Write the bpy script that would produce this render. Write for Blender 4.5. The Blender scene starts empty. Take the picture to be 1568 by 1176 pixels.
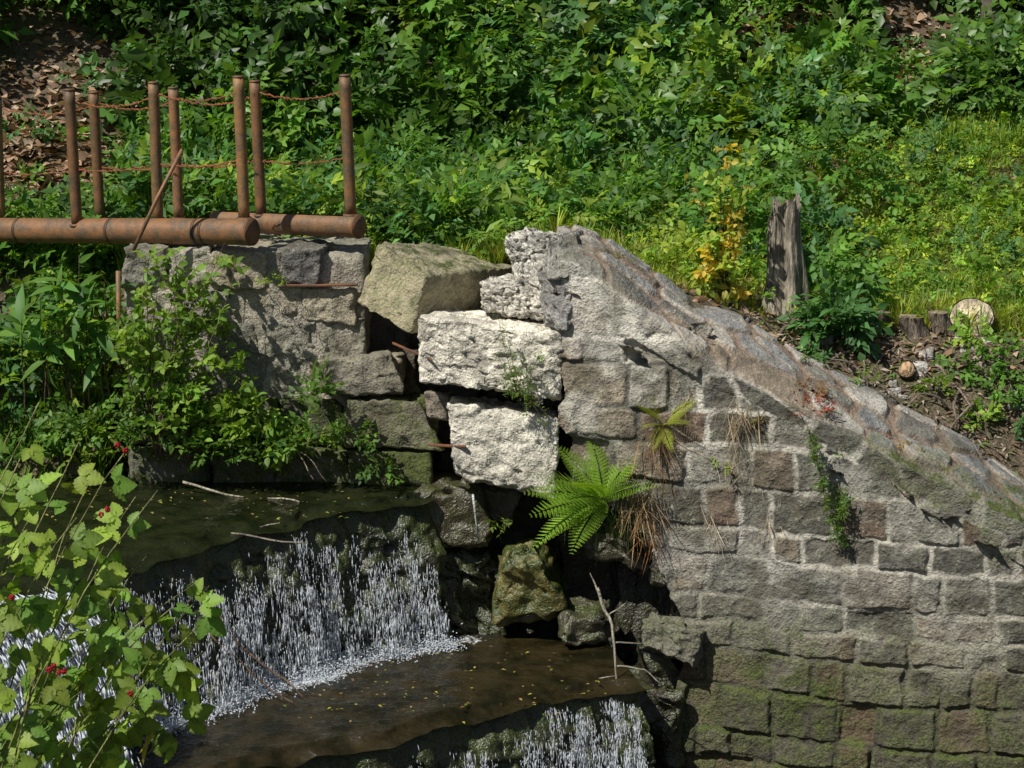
import bpy, math, numpy as np
from math import radians, sin, cos, tan, pi
R=np.random.default_rng(11)
A=np.array
# ---------------------------------------------------------------- survey helpers
TH=radians(12); CAM=A([0,-14.,14*tan(TH)]); F=3077.
FW=A([0,cos(TH),-sin(TH)]); UPV=A([0,sin(TH),cos(TH)])
def ray(px,py): return FW*F+A([px-784.,0,0])-UPV*(py-588.)
def S(px,py,y):
    d=ray(px,py); return CAM+d*((y-CAM[1])/d[1])
def Zp(px,py,z):
    d=ray(px,py); return CAM+d*((z-CAM[2])/d[2])
def nrm(v): return v/np.maximum(np.linalg.norm(v,axis=-1,keepdims=True),1e-9)
def ss(x,a=0.,b=1.):
    t=np.clip((x-a)/(b-a),0,1); return t*t*(3-2*t)
# ---------------------------------------------------------------- noise
def hsh(*k):
    h=np.zeros_like(np.asarray(k[0],dtype=np.int64),dtype=np.uint64)+np.uint64(0x9E3779B9)
    for i,a in enumerate(k):
        a=np.asarray(a).astype(np.int64).astype(np.uint64)
        h=(h^(a+np.uint64(0x85EBCA6B*(i+1))))*np.uint64(0xC2B2AE3D27D4EB4F)
        h^=h>>np.uint64(29)
    h*=np.uint64(0x165667B19E3779F9); h^=h>>np.uint64(32)
    return (h&np.uint64(0xFFFFFF)).astype(np.float64)/float(0xFFFFFF)
def vn(p,seed=0):
    i=np.floor(p).astype(np.int64); f=p-i; f=f*f*(3-2*f); r=0
    for dx in (0,1):
        for dy in (0,1):
            for dz in (0,1):
                w=(f[...,0] if dx else 1-f[...,0])*(f[...,1] if dy else 1-f[...,1])*(f[...,2] if dz else 1-f[...,2])
                r=r+w*hsh(i[...,0]+dx,i[...,1]+dy,i[...,2]+dz,np.full(i.shape[:-1],seed))
    return r*2-1
def fbm(p,o=3,seed=0):
    r=0;a=1.;t=0
    for k in range(o):
        r=r+a*vn(p*(2.03**k)+k*17.3,seed+k); t+=a; a*=.5
    return r/t
def v3(x,y,z): return np.stack(np.broadcast_arrays(x,y,z),-1).astype(float)
def voro(a,b,seed):
    ia=np.floor(a).astype(np.int64); ib=np.floor(b).astype(np.int64)
    f1=np.full(a.shape,9.);f2=np.full(a.shape,9.);idd=np.zeros(a.shape)
    for i in (-1,0,1):
        for j in (-1,0,1):
            ca=ia+i;cb=ib+j
            xa=ca+.5+.8*(hsh(ca,cb,ca*0+seed)-.5); xb=cb+.5+.8*(hsh(ca,cb,ca*0+seed+1)-.5)
            d=np.hypot(a-xa,b-xb); h=hsh(ca,cb,ca*0+seed+2)
            m=d<f1; f2=np.where(m,f1,np.minimum(f2,d)); idd=np.where(m,h,idd); f1=np.where(m,d,f1)
    return f2-f1,idd
# ---------------------------------------------------------------- mesh accumulation
class MB:
    def __init__(s): s.V=[];s.T=[];s.C=[];s.n=0
    def add(s,v,t,c=(1,1,1,0)):
        v=np.asarray(v,float).reshape(-1,3); c=np.asarray(c,float)
        if c.ndim==1: c=np.tile(c,(len(v),1))
        s.V.append(v);s.T.append(np.asarray(t,np.int64).reshape(-1,3)+s.n);s.C.append(c);s.n+=len(v)
    def build(s,name,mat,smooth=True,parent=None):
        V=np.concatenate(s.V);T=np.concatenate(s.T);C=np.concatenate(s.C)
        me=bpy.data.meshes.new(name)
        me.vertices.add(len(V));me.vertices.foreach_set('co',V.astype(np.float32).ravel())
        me.loops.add(len(T)*3);me.loops.foreach_set('vertex_index',T.astype(np.int32).ravel())
        me.polygons.add(len(T));me.polygons.foreach_set('loop_start',np.arange(0,len(T)*3,3,dtype=np.int32))
        me.update(calc_edges=True)
        at=me.color_attributes.new('Col','FLOAT_COLOR','POINT');at.data.foreach_set('color',C.astype(np.float32).ravel())
        me.polygons.foreach_set('use_smooth',np.full(len(T),smooth))
        me.materials.append(mat)
        o=bpy.data.objects.new(name,me);bpy.context.scene.collection.objects.link(o)
        if parent: o.parent=parent
        return o
def gridtri(nr,nc,mask=None):
    i=np.arange(nr*nc).reshape(nr,nc)
    a=i[:-1,:-1].ravel();b=i[:-1,1:].ravel();c=i[1:,1:].ravel();d=i[1:,:-1].ravel()
    t=np.stack([np.stack([a,b,c],-1),np.stack([a,c,d],-1)],1).reshape(-1,3)
    if mask is not None: t=t[mask.ravel()[t].all(1)]
    return t
_cube={}
def cubegrid(n):
    if n in _cube: return _cube[n]
    l=np.linspace(-1,1,n+1);u,v=np.meshgrid(l,l);P=[];T=[];k=0
    for ax in range(3):
        for sg in (-1,1):
            p=np.zeros((n+1,n+1,3));p[...,ax]=sg;p[...,(ax+1)%3]=u*(sg);p[...,(ax+2)%3]=v
            P.append(p.reshape(-1,3));T.append(gridtri(n+1,n+1)+k);k+=(n+1)**2
    P=np.concatenate(P);T=np.concatenate(T)
    q,ix,inv=np.unique(np.round(P,5),axis=0,return_index=True,return_inverse=True)
    _cube[n]=(P[ix],inv.ravel()[T]);return _cube[n]
def hexrock(mb,c8,n=12,r=.16,amp=.02,freq=4.,col=(.3,.28,.25),moss=0.,seed=0,fine=.006):
    """c8: front TL,TR,BR,BL then back TL,TR,BR,BL"""
    p,t=cubegrid(n); c=np.clip(p,-(1-r),1-r);d=p-c
    q=c+nrm(d)*r; q=np.where(np.linalg.norm(d,axis=1,keepdims=True)<1e-6,p,q)
    u=(q[:,0:1]+1)/2; v=(q[:,2:3]+1)/2; w=(q[:,1:2]+1)/2
    C=[A(k,float) for k in c8]
    f=lambda a:(1-v)*((1-u)*C[a+3]+u*C[a+2])+v*((1-u)*C[a]+u*C[a+1])
    P=(1-w)*f(0)+w*f(4)
    D=np.stack([fbm(P*freq,3,seed+9*k) for k in range(3)],1)*amp*2
    e=np.sort(np.abs(p),axis=1)[:,1:2]; ch=ss(fbm(P*7,2,seed+70)[:,None],.05,.6)*ss(e,.7,1.)
    cen=P.mean(0); D+=-nrm(P-cen)*ch*amp*2.2
    D+=np.stack([fbm(P*freq*5,2,seed+50+9*k) for k in range(3)],1)*fine*2
    vv=1+.30*fbm(P*4,3,seed+80)
    mb.add(P+D,t,np.concatenate([A(col)[None]*vv[:,None],np.full((len(P),1),moss)],1))
def boxc(x0,x1,y0,y1,z0,z1):
    return [(x0,y0,z1),(x1,y0,z1),(x1,y0,z0),(x0,y0,z0),(x0,y1,z1),(x1,y1,z1),(x1,y1,z0),(x0,y1,z0)]
def pxblock(fr,yf,bk_dx,bk_dz,depth,):
    if np.isscalar(yf): yf=[yf]*4
    f=[S(a,b,y) for (a,b),y in zip(fr,yf)]
    return f+[k+A([bk_dx,depth,bk_dz]) for k in f]
def tube(mb,pts,r0,r1=None,n=7,col=(.1,.08,.05),cap=True,wob=0.,alpha=0.):
    pts=np.asarray(pts,float); m=len(pts); r1=r0 if r1 is None else r1
    rr=np.linspace(r0,r1,m) if np.isscalar(r1) else r1
    tg=nrm(np.gradient(pts,axis=0)); ref=A([0,0,1.]) if abs(tg[0][2])<.9 else A([0,1.,0])
    X=nrm(np.cross(tg,ref));Y=np.cross(tg,X); a=np.linspace(0,2*pi,n,endpoint=False)
    ring=pts[:,None]+rr[:,None,None]*(np.cos(a)[None,:,None]*X[:,None]+np.sin(a)[None,:,None]*Y[:,None])
    if wob: ring=ring+(np.stack([fbm(ring*14+k*5,2,k) for k in range(3)],-1))*wob
    V=ring.reshape(-1,3);i=np.arange(m*n).reshape(m,n);j=np.roll(i,-1,1)
    T=np.concatenate([np.stack([i[:-1],j[:-1],j[1:]],-1).reshape(-1,3),np.stack([i[:-1],j[1:],i[1:]],-1).reshape(-1,3)])
    T=T[:,::-1]
    if cap:
        V=np.concatenate([V,[pts[0]],[pts[-1]]]);k=m*n
        T=np.concatenate([T,np.stack([j[0],i[0],np.full(n,k)],-1)[:,::-1],np.stack([i[-1],j[-1],np.full(n,k+1)],-1)[:,::-1]])
    mb.add(V,T,tuple(col)+(alpha,))
def bez(a,b,c,n=10):
    t=np.linspace(0,1,n)[:,None];a,b,c=A(a,float),A(b,float),A(c,float)
    return (1-t)**2*a+2*t*(1-t)*b+t*t*c
def wig(p,amp,f=6,seed=0):
    p=np.asarray(p,float);k=np.linspace(0,1,len(p))[:,None]
    return p+np.stack([fbm(p*f,2,seed+i) for i in range(3)],1)*amp*np.minimum(1,4*k)
# ---------------------------------------------------------------- leaf templates (along +y, normal +z)
def leaf(w=.5,fold=.14,droop=.2,rows=((.28,1.),(.62,.85))):
    v=[(0,0,0)]
    for t,k in rows: v+=[(-w/2*k,t,fold*k*w-droop*t*t),(0,t,-droop*t*t),(w/2*k,t,fold*k*w-droop*t*t)]
    v.append((0,1,-droop)); m=len(rows); t=[(0,2,1),(0,3,2)]
    for r in range(m-1):
        a=1+3*r;b=a+3
        t+=[(a,a+1,b+1),(a,b+1,b),(a+1,a+2,b+2),(a+1,b+2,b+1)]
    a=1+3*(m-1);e=len(v)-1; t+=[(a,a+1,e),(a+1,a+2,e)]
    v=A(v,float); return (v,A(t),np.ones(len(v)))
def serr(w=.74,nr=11):
    rows=[]
    for i in range(nr):
        t=(i+.6)/nr; k=sin(pi*min(1,t**.72))**.75*(1.0 if i%2 else .86); rows.append((t*.96+.01,k))
    l=leaf(w,.10,.18,rows); v=l[0]; c=l[2]
    for i in range(nr):
        v[1+3*i:4+3*i,2]+=(.018 if i%2 else -.018); c[2+3*i]=1.25; c[1+3*i:4+3*i:2]*=(1.08 if i%2 else .82)
    return l
def place(t,pos,d,n,s,sh=1.):
    d=nrm(A(d,float));X=nrm(np.cross(d,A(n,float)));Zc=np.cross(X,d);v=t[0]
    return (A(pos,float)+s*(v[:,0:1]*X+v[:,1:2]*d+v[:,2:3]*Zc),t[1],t[2]*sh)
def join(l):
    V=[];T=[];C=[];n=0
    for v,t,c in l: V.append(v);T.append(t+n);C.append(c);n+=len(v)
    return (np.concatenate(V),np.concatenate(T),np.concatenate(C))
def scat(mb,t,P,D,N,s,col,alpha=0.):
    P=np.asarray(P,float).reshape(-1,3);n=len(P)
    if n==0: return
    D=nrm(np.broadcast_to(D,(n,3)));X=nrm(np.cross(D,np.broadcast_to(N,(n,3))));Zc=np.cross(X,D)
    s=np.broadcast_to(s,(n,)); v=t[0]
    o=P[:,None]+s[:,None,None]*(v[None,:,0:1]*X[:,None]+v[None,:,1:2]*D[:,None]+v[None,:,2:3]*Zc[:,None])
    T=(t[1][None]+(np.arange(n)*len(v))[:,None,None]).reshape(-1,3)
    c=np.broadcast_to(col,(n,3))[:,None]*t[2][None,:,None]
    c=np.concatenate([c,np.full(c.shape[:2]+(1,),alpha)],-1).reshape(-1,4)
    mb.add(o.reshape(-1,3),T,c)
O1=((.4,1.),)
L0=leaf(.58,.14,.2,O1);Ln=leaf(.28,.1,.25,O1);Lw=leaf(.8,.1,.2,((.2,.85),(.45,1.),(.75,.62)))
def spray_pin(k=4,lf=L0,ls=.36,ang=55):
    o=[]
    for i in range(k):
        y=.12+.75*i/k
        for sg in (-1,1):
            a=radians(ang+R.normal()*9); s=ls*(1-.35*abs(i/k-.35))*R.uniform(.85,1.1)
            o.append(place(lf,(0,y+sg*.03,-.15*y*y),(sg*sin(a),cos(a),-.15+R.normal()*.15),(R.normal()*.25,R.normal()*.25,1),s,R.uniform(.75,1.2)))
    o.append(place(lf,(0,.88,-.12),(0,1,-.3),(R.normal()*.2,0,1),ls*1.1)); return join(o)
def spray_rand(k=7,lf=L0,ls=.42):
    o=[]
    for i in range(k):
        y=.95*i/k; a=R.uniform(25,85)*(1 if i%2 else -1); a=radians(a)
        o.append(place(lf,(0,y,R.normal()*.04),(sin(a),cos(a),R.normal()*.35),(R.normal()*.45,R.normal()*.45,1),ls*R.uniform(.6,1.2),R.uniform(.7,1.3)))
    return join(o)
def palm(k=5,lf=leaf(.44,.1,.15,O1),sp=75):
    o=[]
    for i in range(k):
        a=radians(-sp+2*sp*i/(k-1)); o.append(place(lf,(0,.25,0),(sin(a),cos(a),-.1),(0,0,1),.72*(1-.3*abs(sin(a))),1))
    return join(o)
def spray_palm(k=3):
    o=[];p=palm()
    for i in range(k):
        a=radians(R.uniform(15,70)*(1 if i%2 else -1)); o.append(place(p,(0,.75*i/k,R.normal()*.05),(sin(a),cos(a),R.normal()*.25),(R.normal()*.35,R.normal()*.35,1),.6*R.uniform(.8,1.2),R.uniform(.8,1.2)))
    return join(o)
SP=[spray_pin(4) for _ in range(3)]; SR=[spray_rand() for _ in range(4)]; SPL=[spray_palm() for _ in range(3)]; SN=[spray_rand(9,Ln,.5) for _ in range(3)]
def blade(w=.04,b=.3,lean=0):
    v=[(-w,0,0),(w,0,0),(-w*.8,.5,b*.2),(w*.8,.5,b*.2),(0,1,b)]
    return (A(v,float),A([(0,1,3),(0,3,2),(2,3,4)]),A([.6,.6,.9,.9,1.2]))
def tuft(k=9,w=.03,spread=.35):
    o=[]
    for i in range(k):
        a=R.uniform(0,2*pi); q=R.uniform(.1,spread)
        o.append(place(blade(w,R.uniform(.1,.45)),(cos(a)*.07,0,sin(a)*.07),(cos(a)*q,1,sin(a)*q),(cos(a),-.2,sin(a)),R.uniform(.5,1.05),R.uniform(.7,1.25)))
    return join(o)
TU=[tuft() for _ in range(4)]
def frond(nP=20,sub=7,w=.42,curve=.55):
    o=[];l=leaf(.5,.05,.1,((.5,1.),))
    for i in range(nP):
        t=(i+1.5)/(nP+1); y=t; z=-curve*t*t*.6
        wl=w*.5*(sin(pi*t**.7)**.8+.04)
        for sg in (-1,1):
            ax=A([sg*1,.42,-.12+R.normal()*.05]);ax=nrm(ax)
            for j in range(sub):
                q=(j+.5)/sub; pos=A([0,y,z])+ax*wl*q
                for s2 in (-1,1):
                    o.append(place(l,pos,(sg*.55,s2*.8+.2,-.05),(0,.2,1),wl*.33*(1-.75*q)+.006,R.uniform(.85,1.15)))
    return join(o)
def greens(n,base,v=.25,yel=.15):
    c=np.tile(A(base,float),(n,1));c*=np.exp(R.normal(0,v,(n,1)));k=R.uniform(0,yel,(n,1));c[:,0:1]*=1+2.2*k;c[:,1:2]*=1+.6*k;return c
def clump(mb,c,rad,n,T,size,col,v=.22,yel=.2,updir=.25):
    d=nrm(R.normal(size=(n,3)));d[:,2]=np.abs(d[:,2])*1.1-.35;d=nrm(d)
    P=A(c,float)+d*A(rad)*(R.uniform(.35,1.,(n,1))**.6)
    D=nrm(d*A([1,1,.5])+R.normal(size=(n,3))*.45+A([0,0,updir-.15]));N=A([-.3,-.4,1.])+R.normal(size=(n,3))*.4
    C=greens(n,col,v,yel); k=R.integers(0,len(T),n); s=size*R.uniform(.65,1.25,n)
    for i in range(len(T)):
        m=k==i; scat(mb,T[i],P[m],D[m],N[m],s[m],C[m])
# ---------------------------------------------------------------- materials
def newmat(name):
    m=bpy.data.materials.new(name);m.use_nodes=True;nt=m.node_tree;nt.nodes.clear();return m,nt
class NT:
    def __init__(s,nt): s.nt=nt
    def n(s,t,**k):
        x=s.nt.nodes.new(t)
        for a,b in k.items(): setattr(x,a,b)
        return x
    def set(s,i,v):
        if isinstance(v,bpy.types.NodeSocket): s.nt.links.new(v,i)
        else: i.default_value=v
    def noise(s,vec,sc,det=3,rough=.6):
        x=s.n('ShaderNodeTexNoise');s.set(x.inputs['Vector'],vec);x.inputs['Scale'].default_value=sc;x.inputs['Detail'].default_value=det;x.inputs['Roughness'].default_value=rough;return x.outputs['Fac']
    def ramp(s,f,a,b,c0=0.,c1=1.):
        x=s.n('ShaderNodeMapRange');s.set(x.inputs[0],f);x.inputs[1].default_value=a;x.inputs[2].default_value=b;x.inputs[3].default_value=c0;x.inputs[4].default_value=c1;return x.outputs[0]
    def mix(s,f,a,b,mode='MIX'):
        x=s.n('ShaderNodeMix',data_type='RGBA',blend_type=mode);s.set(x.inputs[0],f)
        s.set(x.inputs[6],a if isinstance(a,bpy.types.NodeSocket) else tuple(a)+(1,));s.set(x.inputs[7],b if isinstance(b,bpy.types.NodeSocket) else tuple(b)+(1,));return x.outputs[2]
    def m(s,op,a,b=0.):
        x=s.n('ShaderNodeMath',operation=op);s.set(x.inputs[0],a);s.set(x.inputs[1],b);return x.outputs[0]
    def bump(s,h,st,dist=.01,nr=None):
        x=s.n('ShaderNodeBump');x.inputs['Strength'].default_value=st;x.inputs['Distance'].default_value=dist;s.set(x.inputs['Height'],h)
        if nr is not None: s.set(x.inputs['Normal'],nr)
        return x.outputs[0]
    def gray(s,f):
        x=s.n('ShaderNodeCombineColor');
        for i in range(3): s.set(x.inputs[i],f)
        return x.outputs[0]
def stone_mat(name,moss_col=(.055,.07,.015),rough=.9,bst=.9,lich=.5,wet=0.,stain=.65):
    m,nt=newmat(name);N=NT(nt);out=N.n('ShaderNodeOutputMaterial');b=N.n('ShaderNodeBsdfPrincipled')
    at=N.n('ShaderNodeAttribute',attribute_name='Col');g=N.n('ShaderNodeNewGeometry');p=g.outputs['Position']
    n1=N.noise(p,9,4,.68);n2=N.noise(p,60,2,.7);n3=N.noise(p,2.6,3,.65)
    c=N.mix(1.,at.outputs['Color'],N.gray(N.ramp(n1,.3,.72,.5,1.5)),'MULTIPLY')
    c=N.mix(1.,c,N.gray(N.ramp(n2,.3,.7,.62,1.35)),'MULTIPLY')
    c=N.mix(N.ramp(n3,.50,.64,0,stain),c,(.085,.072,.048))
    if lich:
        c=N.mix(N.m('MULTIPLY',N.m('MULTIPLY',N.ramp(n2,.52,.6),N.ramp(n1,.54,.6)),lich),c,(.52,.51,.44))
    sx=N.n('ShaderNodeSeparateXYZ');N.set(sx.inputs[0],g.outputs['Normal'])
    up=N.ramp(sx.outputs[2],-.4,.9,.35,1.)
    mm=N.m('MULTIPLY',N.m('MULTIPLY',at.outputs['Alpha'],up),N.ramp(n1,.36,.58,0,1.6))
    mm=N.m('MINIMUM',mm,1.)
    mc=N.mix(N.ramp(n2,.35,.65),A(moss_col)*.6,A(moss_col)*1.7)
    c=N.mix(mm,c,mc);N.set(b.inputs['Base Color'],c);b.inputs['Roughness'].default_value=rough
    if wet: b.inputs['Specular IOR Level'].default_value=.8
    h=N.m('ADD',N.m('MULTIPLY',n1,1.8),N.m('MULTIPLY',n2,.7))
    N.set(b.inputs['Normal'],N.bump(h,bst,.02));nt.links.new(b.outputs[0],out.inputs[0]);return m
def leaf_mat(name,tr=.35,rough=.42,spec=.4):
    m,nt=newmat(name);N=NT(nt);out=N.n('ShaderNodeOutputMaterial');b=N.n('ShaderNodeBsdfPrincipled')
    at=N.n('ShaderNodeAttribute',attribute_name='Col');c=at.outputs['Color']
    N.set(b.inputs['Base Color'],c);b.inputs['Roughness'].default_value=rough;b.inputs['Specular IOR Level'].default_value=spec
    t=N.n('ShaderNodeBsdfTranslucent');N.set(t.inputs[0],N.mix(1.,c,(1.7,1.7,.6),'MULTIPLY'))
    mx=N.n('ShaderNodeMixShader');mx.inputs[0].default_value=tr;nt.links.new(b.outputs[0],mx.inputs[1]);nt.links.new(t.outputs[0],mx.inputs[2])
    nt.links.new(mx.outputs[0],out.inputs[0]);return m
def soil_mat():
    m,nt=newmat('forest_soil');N=NT(nt);out=N.n('ShaderNodeOutputMaterial');b=N.n('ShaderNodeBsdfPrincipled')
    g=N.n('ShaderNodeNewGeometry');p=g.outputs['Position'];n1=N.noise(p,3,3,.7);n2=N.noise(p,30,3,.7)
    c=N.mix(N.ramp(n2,.3,.7),(.06,.042,.025),(.24,.18,.12));c=N.mix(N.ramp(n1,.45,.65,0,.6),c,(.05,.07,.022))
    N.set(b.inputs['Base Color'],c);b.inputs['Roughness'].default_value=.95
    N.set(b.inputs['Normal'],N.bump(n2,1.,.05));nt.links.new(b.outputs[0],out.inputs[0]);return m
def rust_mat():
    m,nt=newmat('rusted_steel');N=NT(nt);out=N.n('ShaderNodeOutputMaterial');b=N.n('ShaderNodeBsdfPrincipled')
    g=N.n('ShaderNodeNewGeometry');p=g.outputs['Position'];n1=N.noise(p,9,4,.7);n2=N.noise(p,80,2,.7)
    at=N.n('ShaderNodeAttribute',attribute_name='Col')
    c=N.mix(N.ramp(n1,.38,.62),(.115,.080,.050),(.29,.135,.050));c=N.mix(N.ramp(n2,.45,.75,0,.6),c,(.28,.20,.12))
    c=N.mix(1.,c,at.outputs['Color'],'MULTIPLY')
    N.set(b.inputs['Base Color'],c);b.inputs['Roughness'].default_value=.6;b.inputs['Metallic'].default_value=.1
    N.set(b.inputs['Normal'],N.bump(n2,.5,.005));nt.links.new(b.outputs[0],out.inputs[0]);return m
def wood_mat():
    m,nt=newmat('bark_and_wood');N=NT(nt);out=N.n('ShaderNodeOutputMaterial');b=N.n('ShaderNodeBsdfPrincipled')
    g=N.n('ShaderNodeNewGeometry');mp=N.n('ShaderNodeMapping');N.set(mp.inputs[0],g.outputs['Position']);mp.inputs['Scale'].default_value=(1,1,.14)
    n1=N.noise(mp.outputs[0],38,3,.75);n2=N.noise(g.outputs['Position'],7,2);at=N.n('ShaderNodeAttribute',attribute_name='Col')
    c=N.mix(1.,at.outputs['Color'],N.gray(N.ramp(n1,.32,.68,.25,1.6)),'MULTIPLY');c=N.mix(1.,c,N.gray(N.ramp(n2,.35,.65,.6,1.3)),'MULTIPLY')
    N.set(b.inputs['Base Color'],c);b.inputs['Roughness'].default_value=.85
    N.set(b.inputs['Normal'],N.bump(n1,1.,.025));nt.links.new(b.outputs[0],out.inputs[0]);return m
def water_mat():
    m,nt=newmat('river_water');N=NT(nt);out=N.n('ShaderNodeOutputMaterial');b=N.n('ShaderNodeBsdfPrincipled')
    at=N.n('ShaderNodeAttribute',attribute_name='Col');g=N.n('ShaderNodeNewGeometry');p=g.outputs['Position']
    n1=N.noise(p,26,4,.7);n2=N.noise(p,5,3)
    f=N.ramp(N.m('ADD',at.outputs['Alpha'],N.m('MULTIPLY',N.ramp(n1,.3,.7,-.5,.5),.9)),.50,.9)
    c=N.mix(N.ramp(n2,.38,.62),at.outputs['Color'],N.mix(1.,at.outputs['Color'],(.30,.38,.30),'MULTIPLY'))
    c=N.mix(f,c,(.75,.78,.8));N.set(b.inputs['Base Color'],c)
    N.set(b.inputs['Roughness'],N.ramp(f,0,1,.05,.5));b.inputs['IOR'].default_value=1.33
    N.set(b.inputs['Normal'],N.bump(N.m('ADD',n1,N.m('MULTIPLY',n2,2.)),.6,.03));nt.links.new(b.outputs[0],out.inputs[0]);return m
def foam_mat():
    m,nt=newmat('falling_water');N=NT(nt);out=N.n('ShaderNodeOutputMaterial');b=N.n('ShaderNodeBsdfPrincipled')
    b.inputs['Base Color'].default_value=(.80,.84,.88,1);b.inputs['Roughness'].default_value=.15
    t=N.n('ShaderNodeBsdfTranslucent');t.inputs[0].default_value=(.85,.9,.95,1)
    mx=N.n('ShaderNodeMixShader');mx.inputs[0].default_value=.4;nt.links.new(b.outputs[0],mx.inputs[1]);nt.links.new(t.outputs[0],mx.inputs[2])
    nt.links.new(mx.outputs[0],out.inputs[0]);return m
M_stone=stone_mat('weathered_masonry');M_bright=stone_mat('pale_sandstone',lich=.2,bst=1.,stain=.4)
M_wet=stone_mat('wet_mossy_rock',(.04,.055,.01),rough=.35,lich=0,wet=1)
M_leaf=leaf_mat('foliage',.4,.5,.3);M_leafg=leaf_mat('glossy_foliage',.34,.42,.38);M_dry=leaf_mat('dry_litter',.1,.8,.1)
M_soil=soil_mat();M_rust=rust_mat();M_wood=wood_mat();M_water=water_mat();M_foam=foam_mat()
# ---------------------------------------------------------------- wall profile and terrain
def wally(x): return -.27-.30*(np.asarray(x,float)-.35)
def prof(pts,yo):
    X=[];Zz=[]
    for px,py in pts:
        y=-.5
        for _ in range(8):
            q=S(px,py,y); y=float(wally(q[0]))+yo
        X.append(q[0]);Zz.append(q[2])
    X+=[6.,9.];sl=(Zz[-1]-Zz[-3])/(X[-3]-X[-5]);Zz+=[Zz[-1]+sl*.6*(6-X[-3]),Zz[-1]+sl*.6*(6-X[-3])-.3]
    return A(X),A(Zz)
CW=.8
fx,fz=prof([(840,395),(880,402),(1000,492),(1100,565),(1250,642),(1400,722),(1568,802)],0.)
bx,bz=prof([(835,356),(880,352),(930,370),(1000,420),(1070,460),(1150,502),(1220,546),(1320,594),(1400,640),(1480,674),(1568,738)],CW)
zf=lambda x:np.interp(x,fx,fz); zb=lambda x:np.interp(x,bx,bz)
def H(x,y,nz=True):
    x=np.asarray(x,float);y=np.asarray(y,float)
    yb=np.where(x<.35,.95,wally(x)+CW+.05)
    near=np.where(x<.3,.55,zb(x)-.10); near=np.where(x<.3,np.interp(x,[-2.8,-.7,.3],[.75,.6,.75]),near)
    g=np.interp(x,[-3,0,1.2,2.2,3.4,6],[.72,.52,.48,.3,.14,0.])
    z=near+(g-near)*ss((y-yb)/1.3)
    z=z+ss((y-1.2)/5)*(.95-g)*1.0+.1*np.clip(y-5,0,40)
    hs=np.interp(x,[-5,-2.5,0,2.5,5],[2.8,3.6,5.2,7.2,7.8])
    z=z+.62*np.clip(y-hs,0,9)+.25*np.clip(y-hs-9,0,60)
    left=-2.2+(z+2.2)*ss((y+.7)/2.5)
    rt=ss((y-yb+.14)/.12)*(z+3.05)-3.05
    w=ss(x,-3.1,-2.85); z=left*(1-w)+rt*w
    z=np.where(y<-4.5,-3.05,z)
    z=z+4.3*ss((-6.3-y)/5.5)
    if nz: z=z+.06*fbm(v3(x,y,0)*1.3,3,5)+.025*fbm(v3(x,y,0)*6,2,6)*(y>-.5)
    return z
def G(px,py):
    d=ray(px,py);t=np.linspace(11,45,1500)/d[1];P=CAM+t[:,None]*d
    b=(P[:,2]<H(P[:,0],P[:,1]))&(P[:,1]>.2)
    return P[np.argmax(b)] if b.any() else P[-1]
mb=MB()
xs=np.concatenate([np.linspace(-90,-9,30,endpoint=False),np.linspace(-9,9,300),np.linspace(9,90,31)[1:]])
ys=np.concatenate([np.linspace(-60,-14,14,endpoint=False),np.linspace(-14,-1.5,50,endpoint=False),np.linspace(-1.5,13,280),np.linspace(13,120,40)[1:]])
X,Y=np.meshgrid(xs,ys);P=v3(X,Y,H(X,Y));mb.add(P,gridtri(len(ys),len(xs)));mb.build('ground',M_soil)
# ---------------------------------------------------------------- coursed wall with rubble crest
def coursed(s,t,seed,hm=.255,wm=.33):
    hs_=hm*(1+.30*(hsh(np.arange(40),np.full(40,seed))-.5)*2);e=-3.4+np.concatenate([[0],np.cumsum(hs_)])
    r=np.clip(np.searchsorted(e,t)-1,0,39);d=np.minimum(t-e[r],e[r+1]-t);ids=np.zeros(s.shape);dx=np.full(s.shape,9.)
    for k in np.unique(r):
        w=wm*(.55+1.0*hsh(np.arange(60),np.full(60,seed+1),np.full(60,k)));ee=-4+np.cumsum(w)-.3*hsh(A([k]),A([3]))[0]
        m=r==k;c=np.clip(np.searchsorted(ee,s[m])-1,0,58);dx[m]=np.minimum(s[m]-ee[c],ee[c+1]-s[m]);ids[m]=hsh(c,np.full(c.shape,k),np.full(c.shape,seed))
    q=.030
    return np.where((d<q)&(dx<q),np.maximum(0,q-np.hypot(q-d,q-dx)),np.minimum(d,dx)),ids
PAL=A([(.20,.185,.155),(.15,.142,.122),(.215,.18,.135),(.11,.102,.086),(.185,.145,.11),(.25,.235,.20),(.13,.122,.104),(.175,.125,.095)])
nc=640;xs=np.linspace(.33,5.6,nc);NFc,NCr,NBk=350,100,8
v=np.linspace(0,1,NFc);ZF=zf(xs);ZB=zb(xs);YW=wally(xs)
zz=-3.1+(ZF+3.1)[None]*v[:,None]; yy=YW[None]-.05*(ZF[None]-zz); q=zz-ZF[None]
u=np.linspace(0,1,NCr)[1:]; z2=ZF+(ZB-ZF)*(u[:,None]**.85)+.04*np.sin(pi*u)[:,None]; y2=YW+u[:,None]*CW; q2=u[:,None]*CW*1.1+0*y2
k=np.linspace(0,1,NBk+1)[1:]; z3=ZB-.5*k[:,None]; y3=YW+CW+.1*k[:,None]; q3=CW*1.1+.5*k[:,None]+0*y3
XX=np.tile(xs,(NFc+NCr-1+NBk,1));ZZ=np.concatenate([zz,z2,z3]);YY=np.concatenate([yy,y2,y3]);Q=np.concatenate([q,q2,q3])
wp=v3(XX,Q,ZZ*0);w1=fbm(wp*3.1,3,1);w2=fbm(wp*3.1,3,2)
dA,iA=coursed(XX+.035*w1+.016*fbm(wp*14,2,7),ZZ+.035*w2+.04*fbm(v3(XX*.8,0,0),2,8)+.014*fbm(wp*14,2,9),5)
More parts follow.
